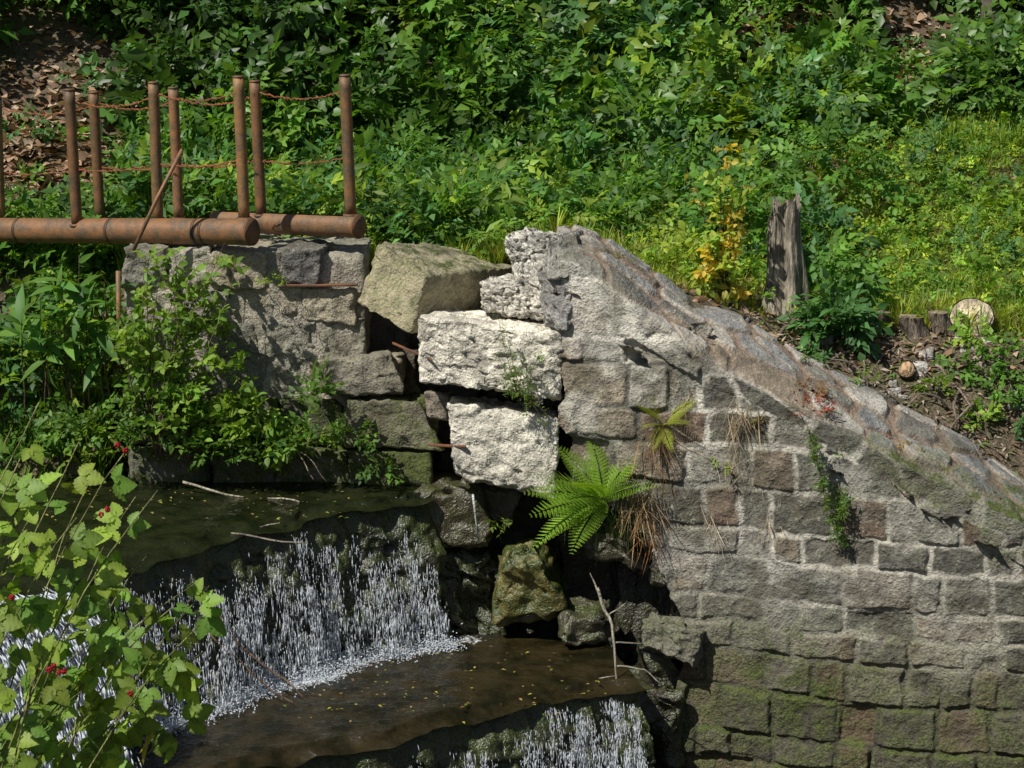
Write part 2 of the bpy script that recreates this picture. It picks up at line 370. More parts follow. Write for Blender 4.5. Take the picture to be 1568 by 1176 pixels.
dB,iB=voro(XX*3.0+.5*w1,Q*4.2+.5*w2,31);dB=dB*.15
useB=Q>-.16+.10*fbm(wp*2.5,2,3)
useB|=(XX<1.0)&(ZZ>.0)&(fbm(wp*1.7,2,14)>.0)
d=np.where(useB,dB,dA);iD=np.where(useB,iB,iA)
cr=ss(Q,-.05,.15)
jw=.017+.010*w1+.008*useB
st=ss(d,jw*.6,jw*1.25+.007)
iN=(iD*1e6).astype(int);off=(hsh(iN,np.full(iD.shape,4))-.5)
plaster=ss(fbm(v3(XX,0,ZZ)*1.8,3,22)+.40*ss(1.5-XX,0,.8)*ss(ZZ,-.75,-.2),.24,.42)*(Q<0)
rough=fbm(v3(XX,YY,ZZ)*9,4,40);tilt=(hsh(iN,np.full(iD.shape,14))-.5)*np.sin(XX*7)+(hsh(iN,np.full(iD.shape,15))-.5)*np.sin(ZZ*9)
flush=ss(fbm(v3(XX,3,ZZ)*1.4,2,61)+.2*ss(XX,.5,2.),-.15,.25)*ss(ZZ,-2.2,-1.2)
disp=st*(.020-.013*flush)+off*st*(.030)*(1-.5*cr)+st*rough*.020*(1-.6*cr)+st*tilt*.012*(1-cr)+fbm(v3(XX,YY,ZZ)*2,2,41)*.035*(1-.6*cr)+fbm(v3(XX,YY,ZZ)*34,2,43)*.005
disp=disp*(1-.55*plaster)+.015*plaster
disp+=cr*(.05*fbm(v3(XX,YY,0)*3,2,77)+.02*st)
miss=(hsh(iN,np.full(iD.shape,21))>.965)&(~useB);disp-=.05*st*miss
ang=ss(Q,-.07,.07)*radians(75)
n0=A([-.287,-.958,0.]);ND=n0*np.cos(ang)[...,None]+A([0,-.1,1.])*np.sin(ang)[...,None]
P=v3(XX,YY,ZZ)+ND*disp[...,None]
sc=PAL[(hsh(iN,np.full(iD.shape,9))*7.99).astype(int)]*(.85+.40*hsh(iN,np.full(iD.shape,19)))[...,None]
crs=A([(.33,.32,.31),(.24,.24,.24),(.46,.42,.37),(.20,.185,.165),(.28,.22,.17),(.52,.49,.44),(.30,.29,.28)])[(hsh(iN,np.full(iD.shape,29))*6.99).astype(int)]
sc=sc*(1-cr[...,None])+crs*cr[...,None]
mort=A([.52,.49,.42])*(1-cr[...,None])+A([.29,.21,.16])*cr[...,None]
mort=mort*(1-.80*(1-flush)*(1-cr))[...,None]
C=mort*(1-st[...,None])+sc*st[...,None]
C=C*(1-plaster[...,None]*.6)+A([.43,.41,.36])*plaster[...,None]*.6
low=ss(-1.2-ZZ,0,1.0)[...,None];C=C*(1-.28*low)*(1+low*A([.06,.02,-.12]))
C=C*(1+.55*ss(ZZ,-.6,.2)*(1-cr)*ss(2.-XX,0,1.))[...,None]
moss=.18+.62*low[...,0]+.6*ss(fbm(wp*1.8,2,91),.1,.5)*ss(-Q,-.5,.1)*ss(Q,-.7,-.2)+.40*ss(fbm(wp*1.1,2,96),.1,.45)
bl=[(858,300),(860,650),(870,700),(930,770),(1000,815),(1015,850),(1035,905),(1045,960),(1030,1050),(1025,1180)]
BZ=[];BX=[]
for a,b in bl:
    y=-.3
    for _ in range(6): qq=S(a,b,y);y=float(wally(qq[0]))
    BX.append(qq[0]);BZ.append(qq[2])
xl=np.interp(-ZZ,-A(BZ),A(BX))+.09*fbm(v3(0,0,ZZ*6),3,3)
keep=(XX>=xl);keep[NFc:]=True
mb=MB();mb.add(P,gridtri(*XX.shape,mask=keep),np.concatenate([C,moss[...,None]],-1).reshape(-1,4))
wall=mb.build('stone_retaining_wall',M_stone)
sm=wall.modifiers.new('thick','SOLIDIFY');sm.thickness=.3;sm.offset=-1
mb=MB()
for i in range(11):
    x0=.30+i*.42;yb=float(wally(x0+.2))+(.32 if i>2 else .55)
    hexrock(mb,boxc(x0,x0+.5,yb,yb+.3,-3,float(zf(x0+.3))-.3),16,.12,.09,3,(.035,.03,.022),.3,i,.02)  # core rubble coloured near black, painting in the shade of the open hollow
mb.build('rubble_wall_core',M_wet)
# ---------------------------------------------------------------- left abutment built from blocks
mb=MB()
yA=.42
rows=[382,440,492,548,606,680,760];rl=[470,548,562,618,668,660]
zr=[float(S(400,p,yA)[2]) for p in rows]
acol=[(.43,.395,.32),(.50,.43,.32),(.36,.335,.285),(.53,.47,.37),(.29,.27,.225),(.40,.34,.26)]
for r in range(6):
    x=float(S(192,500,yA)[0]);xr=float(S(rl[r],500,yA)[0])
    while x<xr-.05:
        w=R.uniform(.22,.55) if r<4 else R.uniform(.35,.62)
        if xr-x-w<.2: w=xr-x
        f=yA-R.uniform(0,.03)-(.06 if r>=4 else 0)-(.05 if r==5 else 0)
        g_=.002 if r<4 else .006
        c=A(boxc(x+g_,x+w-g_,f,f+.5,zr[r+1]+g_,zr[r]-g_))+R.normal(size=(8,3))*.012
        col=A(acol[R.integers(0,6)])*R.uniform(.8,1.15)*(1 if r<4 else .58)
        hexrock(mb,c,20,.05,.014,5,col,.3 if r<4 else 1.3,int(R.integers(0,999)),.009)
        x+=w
hexrock(mb,boxc(float(S(197,500,yA)[0]),float(S(560,500,yA)[0]),yA+.005,1.7,-1.1,zr[0]-.03),34,.03,.016,5,(.48,.43,.35),.25,3,.008)
hexrock(mb,boxc(float(S(560,500,yA)[0])-.05,float(S(640,500,yA)[0]),yA+.2,1.2,-1.1,zr[3]),20,.06,.03,3,(.16,.13,.10),.3,5)
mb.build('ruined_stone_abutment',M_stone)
def block(name,c8,mat=M_stone,**k):
    m=MB();hexrock(m,c8,**k);return m.build(name,mat)
block('coping_stone',pxblock([(434,376),(494,380),(486,438),(430,434)],.36,.05,0,.35),n=20,r=.06,amp=.015,col=(.16,.15,.14),moss=.1,seed=21,fine=.008)
block('coping_stone',pxblock([(500,374),(562,378),(550,396),(500,394)],.6,.02,0,.4),n=16,r=.1,amp=.02,col=(.36,.33,.28),moss=.3,seed=22)
block('coping_stone',pxblock([(497,398),(548,400),(544,438),(494,436)],.48,.02,0,.4),n=16,r=.1,amp=.015,col=(.36,.30,.23),moss=.2,seed=23)
block('tilted_stone_block',[S(577,372,.28),S(655,425,.02),S(630,512,-.02),S(545,462,.22),S(668,372,1.05),S(790,408,.85),S(775,478,.8),S(660,470,1.0)],n=40,r=.04,amp=.016,freq=5,col=(.54,.47,.31),moss=.6,seed=24,fine=.008)
block('bright_stone_block',[S(640,486,-.22),S(858,512,-.34),S(860,612,-.36),S(644,585,-.25),S(660,470,.35),S(850,482,.3),S(860,600,.3),S(655,572,.35)],mat=M_bright,n=44,r=.04,amp=.009,freq=6,col=(.74,.69,.57),moss=.05,seed=25,fine=.012)
block('bright_stone_block',[S(686,614,-.20),S(856,640,-.34),S(850,766,-.38),S(694,728,-.26),S(700,606,.4),S(850,625,.35),S(850,740,.35),S(710,715,.4)],mat=M_bright,n=40,r=.05,amp=.014,freq=5,col=(.66,.62,.52),moss=.10,seed=26,fine=.012)
def gravelly(name,c8,seed,col):
    m=MB();hexrock(m,c8,n=46,r=.12,amp=.03,freq=7,col=col,moss=0,seed=seed,fine=.012)
    V=m.V[0];a,i=voro(V[:,0]*28+V[:,1]*9,V[:,2]*28,seed);m.V[0]=V+A([-.3,-.8,.5])*(ss(a,.0,.4)*.018)[:,None]
    m.C[0][:,:3]*=(.40+.75*ss(a,.02,.25))[:,None]*(.8+.4*i)[:,None]
    return m.build(name,M_bright)
gravelly('concrete_rubble',[S(775,358,.15),S(850,364,.0),S(846,440,-.05),S(788,436,.1),S(780,356,.5),S(850,356,.5),S(850,430,.5),S(790,430,.5)],27,(.50,.48,.42))
gravelly('concrete_rubble',[S(738,432,.05),S(852,424,-.1),S(856,500,-.15),S(742,478,.0),S(745,428,.45),S(850,420,.5),S(850,480,.5),S(745,472,.5)],28,(.50,.47,.40))
block('crest_stone',[S(842,372,-.15),S(882,352,.1),S(905,420,-.3),S(835,430,-.32),S(850,362,.5),S(900,352,.5),S(905,400,.3),S(850,420,.3)],n=20,r=.1,amp=.02,freq=6,col=(.38,.36,.33),moss=.2,seed=127,fine=.01)
block('crest_stone',[S(826,420,-.2),S(880,412,-.32),S(872,505,-.36),S(830,500,-.3),S(840,410,.3),S(880,405,.3),S(870,500,.2),S(835,500,.2)],n=24,r=.1,amp=.025,freq=6,col=(.30,.285,.27),moss=.1,seed=128,fine=.01)
block('broken_masonry_block',[S(497,548,.28),S(600,540,.26),S(618,602,.24),S(500,606,.28),S(500,540,.7),S(600,535,.7),S(618,598,.7),S(500,600,.7)],n=24,r=.06,amp=.02,col=(.28,.25,.20),moss=.3,seed=29,fine=.009)
block('broken_masonry_block',[S(530,612,.26),S(638,614,.22),S(682,690,.18),S(528,682,.26),S(530,604,.7),S(640,606,.7),S(672,680,.7),S(528,676,.7)],n=28,r=.06,amp=.028,col=(.29,.26,.19),moss=.9,seed=30,fine=.009)
block('broken_masonry_block',[S(560,690,.2),S(660,690,.16),S(662,745,.14),S(560,748,.2),S(560,680,.7),S(660,685,.7),S(660,740,.7),S(560,740,.7)],n=20,r=.1,amp=.03,col=(.14,.13,.08),moss=1.4,seed=31)
block('broken_masonry_block',[S(650,600,.12),S(688,604,.1),S(686,648,.1),S(655,640,.12),S(650,598,.5),S(690,600,.5),S(690,645,.5),S(655,640,.5)],n=12,r=.1,amp=.02,col=(.3,.25,.2),moss=.1,seed=32)
block('fallen_masonry_block',[S(990,946,-.72),S(1078,968,-.8),S(1062,1022,-.8),S(985,990,-.72),S(1000,938,-.3),S(1080,950,-.3),S(1080,1010,-.3),S(990,990,-.3)],n=24,r=.05,amp=.030,freq=6,col=(.24,.22,.18),moss=.5,seed=33,fine=.010)
block('fallen_masonry_block',[S(1000,852,-.5),S(1082,848,-.56),S(1078,906,-.56),S(1000,890,-.5),S(1000,850,0),S(1080,845,0),S(1080,900,0),S(1000,890,0)],n=20,r=.06,amp=.03,freq=6,col=(.20,.185,.15),moss=.5,seed=34,fine=.01)
# rocks beneath the breach
def rock(name,pts,y,dep,mat=M_wet,**k):
    f=[S(a,b,y) for a,b in pts];c=sum(f)/4
    bk=[p*.9+c*.1+A([0,dep,.04]) for p in f];block(name,[p+A([0,R.uniform(-.08,.1),0]) for p in f]+bk,mat,**k)
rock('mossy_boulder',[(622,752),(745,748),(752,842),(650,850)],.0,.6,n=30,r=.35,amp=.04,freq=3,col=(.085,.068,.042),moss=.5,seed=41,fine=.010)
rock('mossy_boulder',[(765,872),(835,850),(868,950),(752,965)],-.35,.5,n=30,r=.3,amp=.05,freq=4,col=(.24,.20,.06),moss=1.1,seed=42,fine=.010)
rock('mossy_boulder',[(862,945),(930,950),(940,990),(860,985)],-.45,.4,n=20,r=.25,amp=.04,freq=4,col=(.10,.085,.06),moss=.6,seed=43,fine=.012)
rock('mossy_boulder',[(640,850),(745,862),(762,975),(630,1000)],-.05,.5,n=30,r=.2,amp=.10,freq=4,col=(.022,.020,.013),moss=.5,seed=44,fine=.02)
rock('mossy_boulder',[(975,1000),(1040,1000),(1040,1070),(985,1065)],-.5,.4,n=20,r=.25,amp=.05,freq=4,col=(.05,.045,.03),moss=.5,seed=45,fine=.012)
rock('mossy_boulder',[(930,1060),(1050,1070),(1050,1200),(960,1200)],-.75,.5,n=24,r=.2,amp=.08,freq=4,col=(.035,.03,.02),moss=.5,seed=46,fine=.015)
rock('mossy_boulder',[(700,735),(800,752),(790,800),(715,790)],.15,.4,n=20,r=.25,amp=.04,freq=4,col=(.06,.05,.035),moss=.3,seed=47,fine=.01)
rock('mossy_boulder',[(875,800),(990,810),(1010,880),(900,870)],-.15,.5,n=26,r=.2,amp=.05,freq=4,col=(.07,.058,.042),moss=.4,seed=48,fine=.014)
mb=MB()
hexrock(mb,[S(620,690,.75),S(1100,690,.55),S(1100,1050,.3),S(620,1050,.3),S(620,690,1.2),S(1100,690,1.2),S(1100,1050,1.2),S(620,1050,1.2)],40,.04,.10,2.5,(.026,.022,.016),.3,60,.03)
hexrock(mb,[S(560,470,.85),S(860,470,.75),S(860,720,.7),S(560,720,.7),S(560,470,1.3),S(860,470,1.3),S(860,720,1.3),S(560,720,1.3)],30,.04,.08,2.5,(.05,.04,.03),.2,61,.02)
mb.build('cavity_shade_fill',M_wet)  # backing rock; its very dark colour stands in for shade inside the cavity
# ---------------------------------------------------------------- river
def pl(pts,n):
    pts=A(pts,float);s=np.concatenate([[0],np.cumsum(np.linalg.norm(np.diff(pts,axis=0),axis=1))]);s/=s[-1]
    t=np.linspace(0,1,n);return np.stack([np.interp(t,s,pts[:,i]) for i in range(pts.shape[1])],1)
z1,z2w,z3w=-.8,-1.85,-2.78
c1=[A([-7.,-6.2,z1])]+[Zp(a,b,z1) for a,b in [(0,908),(140,872),(270,838),(360,815),(450,795),(530,775),(600,762),(650,752)]]
nf=A([.7,-.7,0])
n=460;crest1=pl(c1,n);crest1[:,:2]+=(.15*fbm(v3(np.arange(n)/17.,0,0),3,2))[:,None]*nf[:2]
dip1=.05*(1+.7*fbm(v3(np.arange(n)/9.,0,3),2,4))
back1=pl([(-9,1.3,z1),(-.45,.75,z1)],n)
t=np.linspace(0,1,140)[:,None,None]
P=back1[None]*(1-t)+crest1[None]*t+nf*(.07*ss(t,.96,1.))
lip=ss(t[...,0],.93,1.);P[...,2]-=lip*dip1[None]
P[...,2]+=.006*fbm(P*5,2,3)+.003*fbm(P*18,2,4)
mb=MB();c=np.zeros(P.shape[:2]+(4,));c[...,:3]=A([.020,.024,.009]);c[...,3]=-.2
mb.add(P,gridtri(140,n)[:,::-1],c.reshape(-1,4))
c2=[A([-6.5,-6.8,z2w])]+[Zp(a,b,z2w) for a,b in [(200,1215),(400,1165),(560,1130),(650,1112),(740,1086),(830,1066),(930,1050),(985,1046)]]
crest2=pl(c2,n);crest2[:,:2]+=(.12*fbm(v3(np.arange(n)/15.,0,9),3,5))[:,None]*nf[:2]
b1=[A(k)+nf*.28+A([0,0,z2w-z1]) for k in c1]+[S(930,985,-.3)]
b1[-1][2]=z2w;b1=pl(b1,n)
tt=np.linspace(-.12,1,200)[:,None];P=b1[None]*(1-tt[...,None])+crest2[None]*tt[...,None]+nf*(.07*ss(tt[...,None],.95,1.))
P[...,2]=z2w-ss(tt,.92,1.)*dip1[None]
rp=fbm(P*A([3,6,1]),3,6);P[...,2]+=.014*rp+.008*fbm(P*16,2,7)
c=np.zeros(P.shape[:2]+(4,));c[...,:3]=A([.032,.024,.010])
side=1-ss(P[...,0],-.55,.1)
foam=(1-ss(tt,.02,.22))*side*(.76+.6*fbm(P*4,2,33)); c[...,3]=foam*ss(tt,-.2,0)+.32*ss(fbm(P*A([2,5,1]),3,15),.1,.6)*(1-ss(tt,.1,.7))*side
lf=1-ss(P[...,0],-2.6,-1.9);c[...,3]+=lf*.5
mb.add(P,gridtri(200,n)[:,::-1],c.reshape(-1,4))
X,Y=np.meshgrid(np.linspace(-9,12,120),np.linspace(-9,1,100));P=v3(X,Y,z3w+.02*fbm(v3(X,Y,0)*5,3,3));c=np.zeros(P.shape[:2]+(4,));c[...,:3]=A([.03,.03,.014]);c[...,3]=.2
mb.add(P,gridtri(100,120),c.reshape(-1,4))
mb.build('river_water',M_water)
mb=MB()
def face(crest,h,out,nr,seed,colr):
    t=np.linspace(0,1,nr)[:,None,None];P=crest[None]+nf*(out*t**.8-.01)+A([0,0,-1.])*(h*t)
    P[...,2]-=(dip1*.5)[None]+.02
    s_=(P[...,0]+P[...,1])*.7; da,ia=voro(s_*3.0+.6*fbm(P*3,2,seed+1),P[...,2]*3.6+.6*fbm(P*3,2,seed+2),seed)
    D=ss(da,.0,.45)*.06*(.3+ia)+fbm(P*3,3,seed)*.10+fbm(P*11,3,seed+3)*.06
    D=D*ss(t[...,0],-.0,.28)+.04*np.abs(fbm(P*A([16,16,2]),2,seed+6))
    P=P+nf*D[...,None]
    g=ss(fbm(P*A([2.5,2.5,1.]),3,seed+8)+.5*(1-ss(t[...,0],0,.3)),-.1,.4)[...,None];sh=(.55+.45*ss(da,0,.3))[...,None]
    c=np.concatenate([(A(colr[0])*(1-g)+A(colr[1])*g)*sh,.6*np.ones(P.shape[:2]+(1,))],-1)
    mb.add(P,gridtri(nr,n)[:,::-1],c.reshape(-1,4))
face(crest1,1.12,.22,130,70,((.018,.017,.010),(.040,.058,.010)))
face(crest2,1.0,.2,100,90,((.018,.017,.010),(.040,.058,.010)))
mb.build('weir_step',M_wet)
drop=(A([(0,0,0),(1,.45,0),(0,.5,1),(-1,.5,0),(0,.55,-1),(0,1,0)],float),A([(0,1,2),(0,2,3),(0,3,4),(0,4,1),(5,2,1),(5,3,2),(5,4,3),(5,1,4)]),np.ones(6))
def drops(mb,P,L,W,D):
    n=len(P);D=nrm(D);X=nrm(np.cross(D,A([.3,.9,.1])));Zc=np.cross(X,D);v=drop[0]
    o=P[:,None]+v[None,:,0:1]*X[:,None]*W[:,None,None]+v[None,:,1:2]*D[:,None]*L[:,None,None]+v[None,:,2:3]*Zc[:,None]*W[:,None,None]
    mb.add(o.reshape(-1,3),(drop[1][None]+(np.arange(n)*6)[:,None,None]).reshape(-1,3))
mb=MB()
def fall(crest,h,cnt,streams,seed,v0=.45,back=.25,lo=.36):
    """streams: list of (u, weight, halfwidth, start fraction)"""
    w=A([s_[1] for s_ in streams]);k=R.choice(len(streams),cnt,p=w/w.sum());st_=A([(s_[0],s_[2],s_[3]) for s_ in streams])[k]
    f=st_[:,2]+(1-st_[:,2])*R.uniform(0,1,cnt)**.8
    u=st_[:,0]+st_[:,1]*R.normal(0,1,cnt)*(.45+.75*f)
    bg=R.uniform(0,1,cnt)<back;nb=bg.sum();u[bg]=R.uniform(lo,.985,nb);sf=hsh((u[bg]*260).astype(int),np.full(nb,seed))*.7;f[bg]=sf+(1-sf)*R.uniform(0,1,nb)
    u=np.clip(u,.3,.985)
    m=cnt;us=np.round(u*520)/520+R.normal(0,.0006,m);u=np.where(R.uniform(0,1,m)<.7,us,u)
    # break each strand into bursts so columns are not continuous
    gate=fbm(v3(np.round(u*520),f*7,0),2,seed+9)>-.22;u,f=u[gate],f[gate];m=len(u)
    i=np.clip(u,0,.999)*(len(crest)-1);ii=i.astype(int);fr=(i-ii)[:,None]
    c=crest[ii]*(1-fr)+crest[np.minimum(ii+1,len(crest)-1)]*fr
    tm=np.sqrt(2*h*f/9.8);v=v0*(1+.35*fbm(v3(u*60,0,0),2,seed+1))+R.normal(0,.04,m)
    P=c+nf*(v*tm+.11+.08*f*R.uniform(-.3,1,m))[:,None];P[:,2]-=h*f+dip1[ii]
    P+=A([.7,.7,0])*(R.normal(0,.008,(m,1))+.035*fbm(v3(u*90,f*5,0),2,seed)[:,None])*(.4+f[:,None])
    D=nf*(v[:,None]*.6)+A([0,0,-1.])*(9.8*tm+.5)[:,None];D=D+R.normal(size=(m,3))*.12
    q=R.uniform(0,1,m)**2
    drops(mb,P,(.02+.13*q)*(.6+.5*f),R.uniform(.0012,.0040,m)*(.7+.6*f),D)
def uof(crest,px):
    pp=(crest-CAM);sx=784+F*(pp[:,0])/(pp@FW);return float(np.argmin(np.abs(sx-px)))/(len(crest)-1)
s1=[(uof(crest1,p),w_,h_,f_) for p,w_,h_,f_ in [(30,2.5,.03,0),(110,1.4,.016,.05),(160,.8,.010,.0),(205,.9,.010,.1),(250,.7,.008,.1),(300,.9,.010,.2),(345,1.5,.011,.25),(395,.6,.007,.1),(440,1.3,.008,.0),(470,1.,.006,.15),(520,.5,.006,.2),(545,.6,.006,.3),(570,.3,.004,.3),(600,.8,.003,.05),(625,.4,.005,.4),(638,.5,.003,.4)]]
fall(crest1,1.02,19000,s1,3)
s2=[(uof(crest2,p),w_,h_,f_) for p,w_,h_,f_ in [(600,.3,.006,.1),(690,.9,.010,.15),(780,.6,.008,.1),(835,1.5,.011,0),(865,1.3,.008,.05),(912,1.9,.008,0),(938,.6,.004,.05)]]
fall(crest2,.93,13000,s2,13,.45,back=.15,lo=.6)
def froth(line,cnt,streams,z,sp=.08,dx=.32):
    w=A([s_[1] for s_ in streams]);k=R.choice(len(streams),cnt,p=w/w.sum());st_=A([(s_[0],s_[2]) for s_ in streams])[k]
    u=np.clip(st_[:,0]+st_[:,1]*1.3*R.normal(0,1,cnt),.3,.985);i=(u*(len(line)-1)).astype(int);c=line[i].copy();c[:,2]=z
    P=c+nf*(dx+R.normal(0,sp,(cnt,1)))+R.normal(size=(cnt,3))*A([.03,.03,0]);P[:,2]+=np.abs(R.normal(0,.045,cnt))*(R.uniform(0,1,cnt)<.6)
    drops(mb,P,R.uniform(.008,.028,cnt),R.uniform(.003,.008,cnt),R.normal(size=(cnt,3))*A([1,1,.5]))
froth(crest1,8000,s1,z2w+.01)
cc=10000;a=A(Zp(-130,925,z1));b=A(Zp(100,905,z1));u=R.uniform(0,1,cc);f=R.uniform(0,1,cc)
u=np.where(R.uniform(0,1,cc)<.8,np.round(u*38)/38+R.normal(0,.006,cc),u)
P=a+(b-a)*u[:,None]+nf*(.12+.5*f+.05*R.normal(size=cc))[:,None];P[:,2]-=.95*f**1.6+.02*R.normal(size=cc)
drops(mb,P,R.uniform(.04,.14,cc),R.uniform(.004,.010,cc),nf*(.9-.4*f)[:,None]+A([0,0,-1.])*(.2+1.5*f)[:,None]+R.normal(size=(cc,3))*.12)
mb.build('waterfall',M_foam)
mb=MB()
for i,k in enumerate((130,90)):
    for _ in range(k):
        p=Zp(R.uniform(420,930),R.uniform(1000,1110),z2w) if i==0 else Zp(R.uniform(60,560),R.uniform(745,800),z1)
        an=R.uniform(0,2*pi);c=[(.35,.27,.08),(.32,.32,.05),(.2,.12,.05),(.12,.16,.03)][R.integers(0,4)]
        scat(mb,L0,p+A([0,0,.02]),A([cos(an),sin(an),.05]),A([0.,0,1]),R.uniform(.012,.04),A(c))
mb.build('floating_leaves',M_dry)
# ---------------------------------------------------------------- rusty pipes, posts, wires
def pipe(name,a,b,r,collars=()):
    m=MB();a=A(a);b=A(b);d=nrm(b-a)
    pts=[a+(b-a)*t for t in np.linspace(0,1,30)]
    tube(m,pts,r,r,28,(.85,.8,.75),False)
    tube(m,[b-d*.002,b+d*.012,b+d*.014],r*1.05,r*1.05,28,(.7,.65,.62),True)
    tube(m,[a-d*.014,a-d*.012,a+d*.002],r*1.05,r*1.05,28,(.7,.65,.62),True)
    for c in collars:
        q=a+(b-a)*c;tube(m,[q-d*.012,q+d*.012],r*1.03,r*1.03,28,(.35,.35,.35),True)
    return m.build(name,M_rust)
pA=S(-140,352,1.75);pB=S(384,355,.30)
pipe('rusty_steel_pipe',pA,pB,.096,(.35,.62,.86,.88))
m=MB();a=S(330,338,1.1);b=S(548,347,.42);d=nrm(b-a);side_=nrm(np.cross(d,A([0,0,1.])))
an=np.linspace(radians(115),radians(425),26);rr=.082
prof_=np.stack([np.cos(an),np.sin(an)],1)*rr
for rad,cc in ((1.,.85),(.9,.3)):
    rows_=np.stack([a+(b-a)*t+side_*(prof_[:,0:1]*rad)+A([0,0,1.])*(prof_[:,1:2]*rad) for t in np.linspace(0,1,14)])
    m.add(rows_,gridtri(14,26),(cc,cc,cc,0))
tube(m,[b-d*.003,b+d*.012],rr*1.08,rr*1.08,26,(.7,.65,.62))
m.build('slotted_steel_pipe',M_rust)
posts=[(106,138,118,345,.95,9),(143,142,153,335,1.3,8.5),(235,127,242,338,.72,9),(265,135,274,335,1.1,8.5),(365,118,374,335,.42,9.5),(390,125,400,330,.85,9),(528,116,537,330,.52,9.5),(-6,150,0,345,1.5,9)]
ptop=[]
for a,b,c,dd,y,r in posts:
    m=MB();p0=S(c,dd,y);p1=S(a,b,y);rad=r*.93/3077*(y+14);ptop.append((p0,p1))
    k=R.uniform(.75,1.25);cc=(k,k*R.uniform(.85,1.05),k*.85)
    tube(m,[p0+(p1-p0)*t for t in np.linspace(0,1,12)],rad,rad,20,cc,True)
    dq=nrm(p1-p0);tube(m,[p1-dq*.004,p1+dq*.006,p1+dq*.010],rad*1.06,rad*.9,20,(.7,.7,.7),True)
    tube(m,[p0-dq*.01,p0+dq*.012],rad*1.35,rad*1.35,16,(.6,.6,.6),True)
    m.build('rusty_fence_post',M_rust)
mw=MB()
def wire(p,q,sag,r=.0042):
    n_=40;t=np.linspace(0,1,n_)[:,None];L=p+(q-p)*t-A([0,0,1.])*(sag*4*t*(1-t));L[1:-1]+=R.normal(size=(n_-2,3))*.004
    for ph in (0,pi):
        h=L+np.concatenate([0*t,np.cos(t*70+ph)*.004,np.sin(t*70+ph)*.005],1);tube(mw,h,r*.75,r*.75,4,(1.3,.8,.6),False)
    for k in range(2,n_-2,3):
        dd=R.normal(size=3)*.016;tube(mw,[L[k]-dd,L[k]+dd],.002,.0015,3,(1.3,.8,.6),False)
def on(i,f): return ptop[i][0]+(ptop[i][1]-ptop[i][0])*f
for i,j in [(7,1),(1,3),(3,5),(5,6),(0,2),(2,4)]:
    wire(on(i,.93),on(j,.9),.06);wire(on(i,.42),on(j,.42),.035)
mw.build('barbed_wire',M_rust)
m=MB();tube(m,[S(279,229,.3),S(240,305,.25),S(204,384,.18)],.014,.014,8,(1.1,1,1));m.build('leaning_iron_bar',M_rust)
m=MB();tube(m,[S(181,415,.32),S(183,560,.32)],.018,.018,10,(1,1,1));m.build('iron_stake',M_rust)
def bar(pts,y0,y1,w=.02,th=.008):
    m=MB();a=S(*pts[0],y0);b=S(*pts[1],y1);z=A([0,0,th]);s=A([.0,w*1.3,0])
    hexrock(m,[a+z,b+z,b-z,a-z,a+z+s,b+z+s,b-z+s,a-z+s],5,.1,.002,4,(.8,.65,.7),0,1,.001);m.build('rusty_iron_cramp',M_rust)
bar(((425,438),(548,437)),.36,.34,.04);bar(((600,525),(662,552)),.1,-.3);bar(((655,682),(714,684)),-.1,-.3)
# ---------------------------------------------------------------- stumps, logs, roots
def stump(name,px,ptopy,pbase,y,r_top,r_base,lean=0.,col=(.25,.22,.18),cut=(.42,.34,.22),roots=5,rag=0.):
    m=MB();b=S(px,pbase,y);tp=S(px+lean,ptopy,y);n_=34;k=56;rings=[]
    aa=np.linspace(0,2*pi,k,endpoint=False)
    for i,t in enumerate(np.linspace(0,1,n_)):
        c=b+(tp-b)*t+A([.02*sin(t*5),0,0]);r=r_top+(r_base-r_top)*(1-t)**2.6
        fl=1+.22*(1-t)**1.5*np.cos(aa*roots+1)+.14*fbm(v3(np.cos(aa)*2.5,np.sin(aa)*2.5,t*2.5),3,int(px))+.08*np.abs(np.sin(aa*6+t*2))-.30*np.exp(-((aa-4.4)/.22)**2)*(.4+t)
        top_=rag*(fbm(v3(np.cos(aa)*2.2,np.sin(aa)*2.2,0),3,int(px)+4)-.2)*t**4
        rings.append(np.stack([c[0]+r*fl*np.cos(aa),c[1]+r*fl*np.sin(aa),c[2]+top_],1))
    V=np.concatenate(rings);i=np.arange(n_*k).reshape(n_,k);j=np.roll(i,-1,1)
    T=np.concatenate([np.stack([i[:-1],j[:-1],j[1:]],-1).reshape(-1,3),np.stack([i[:-1],j[1:],i[1:]],-1).reshape(-1,3)])
    m.add(V,T,tuple(col)+(0,));tr=rings[-1];cen=tr.mean(0)-A([0,0,rag*.5])
    vv=np.concatenate([tr,cen+(tr-cen)*.5,[cen]]);q=np.arange(k);q2_=np.roll(q,-1)
    T=np.concatenate([np.stack([q,q2_,q2_+k],-1),np.stack([q,q2_+k,q+k],-1),np.stack([q+k,q2_+k,np.full(k,2*k)],-1)]);m.add(vv,T,tuple(cut)+(0,))
    for g in range(roots):
        an=2*pi*g/roots+R.normal()*.2;e=b+A([cos(an),sin(an)*.8,0])*r_base*R.uniform(1.5,3);e[2]=float(H(e[0],e[1]))-.03
        tube(m,wig(bez(b+A([cos(an),sin(an),0])*r_base*.6+A([0,0,.07]),(b+e)/2+A([0,0,.05]),e,10),.03,5,g),.035,.010,8,A(col)*.9)
    return m.build(name,M_wood)
stump('tree_stump',1200,306,500,1.25,.105,.19,8,(.27,.235,.18),(.2,.17,.13),rag=.16)
stump('tree_stump',1174,330,505,1.2,.035,.12,14,(.29,.255,.20),roots=3,rag=.1)
stump('cut_stump',1352,478,520,1.0,.07,.10,0,(.16,.12,.09),(.26,.2,.13),4)
stump('cut_stump',1398,484,530,.95,.09,.12,0,(.15,.12,.09),(.3,.24,.16),4)
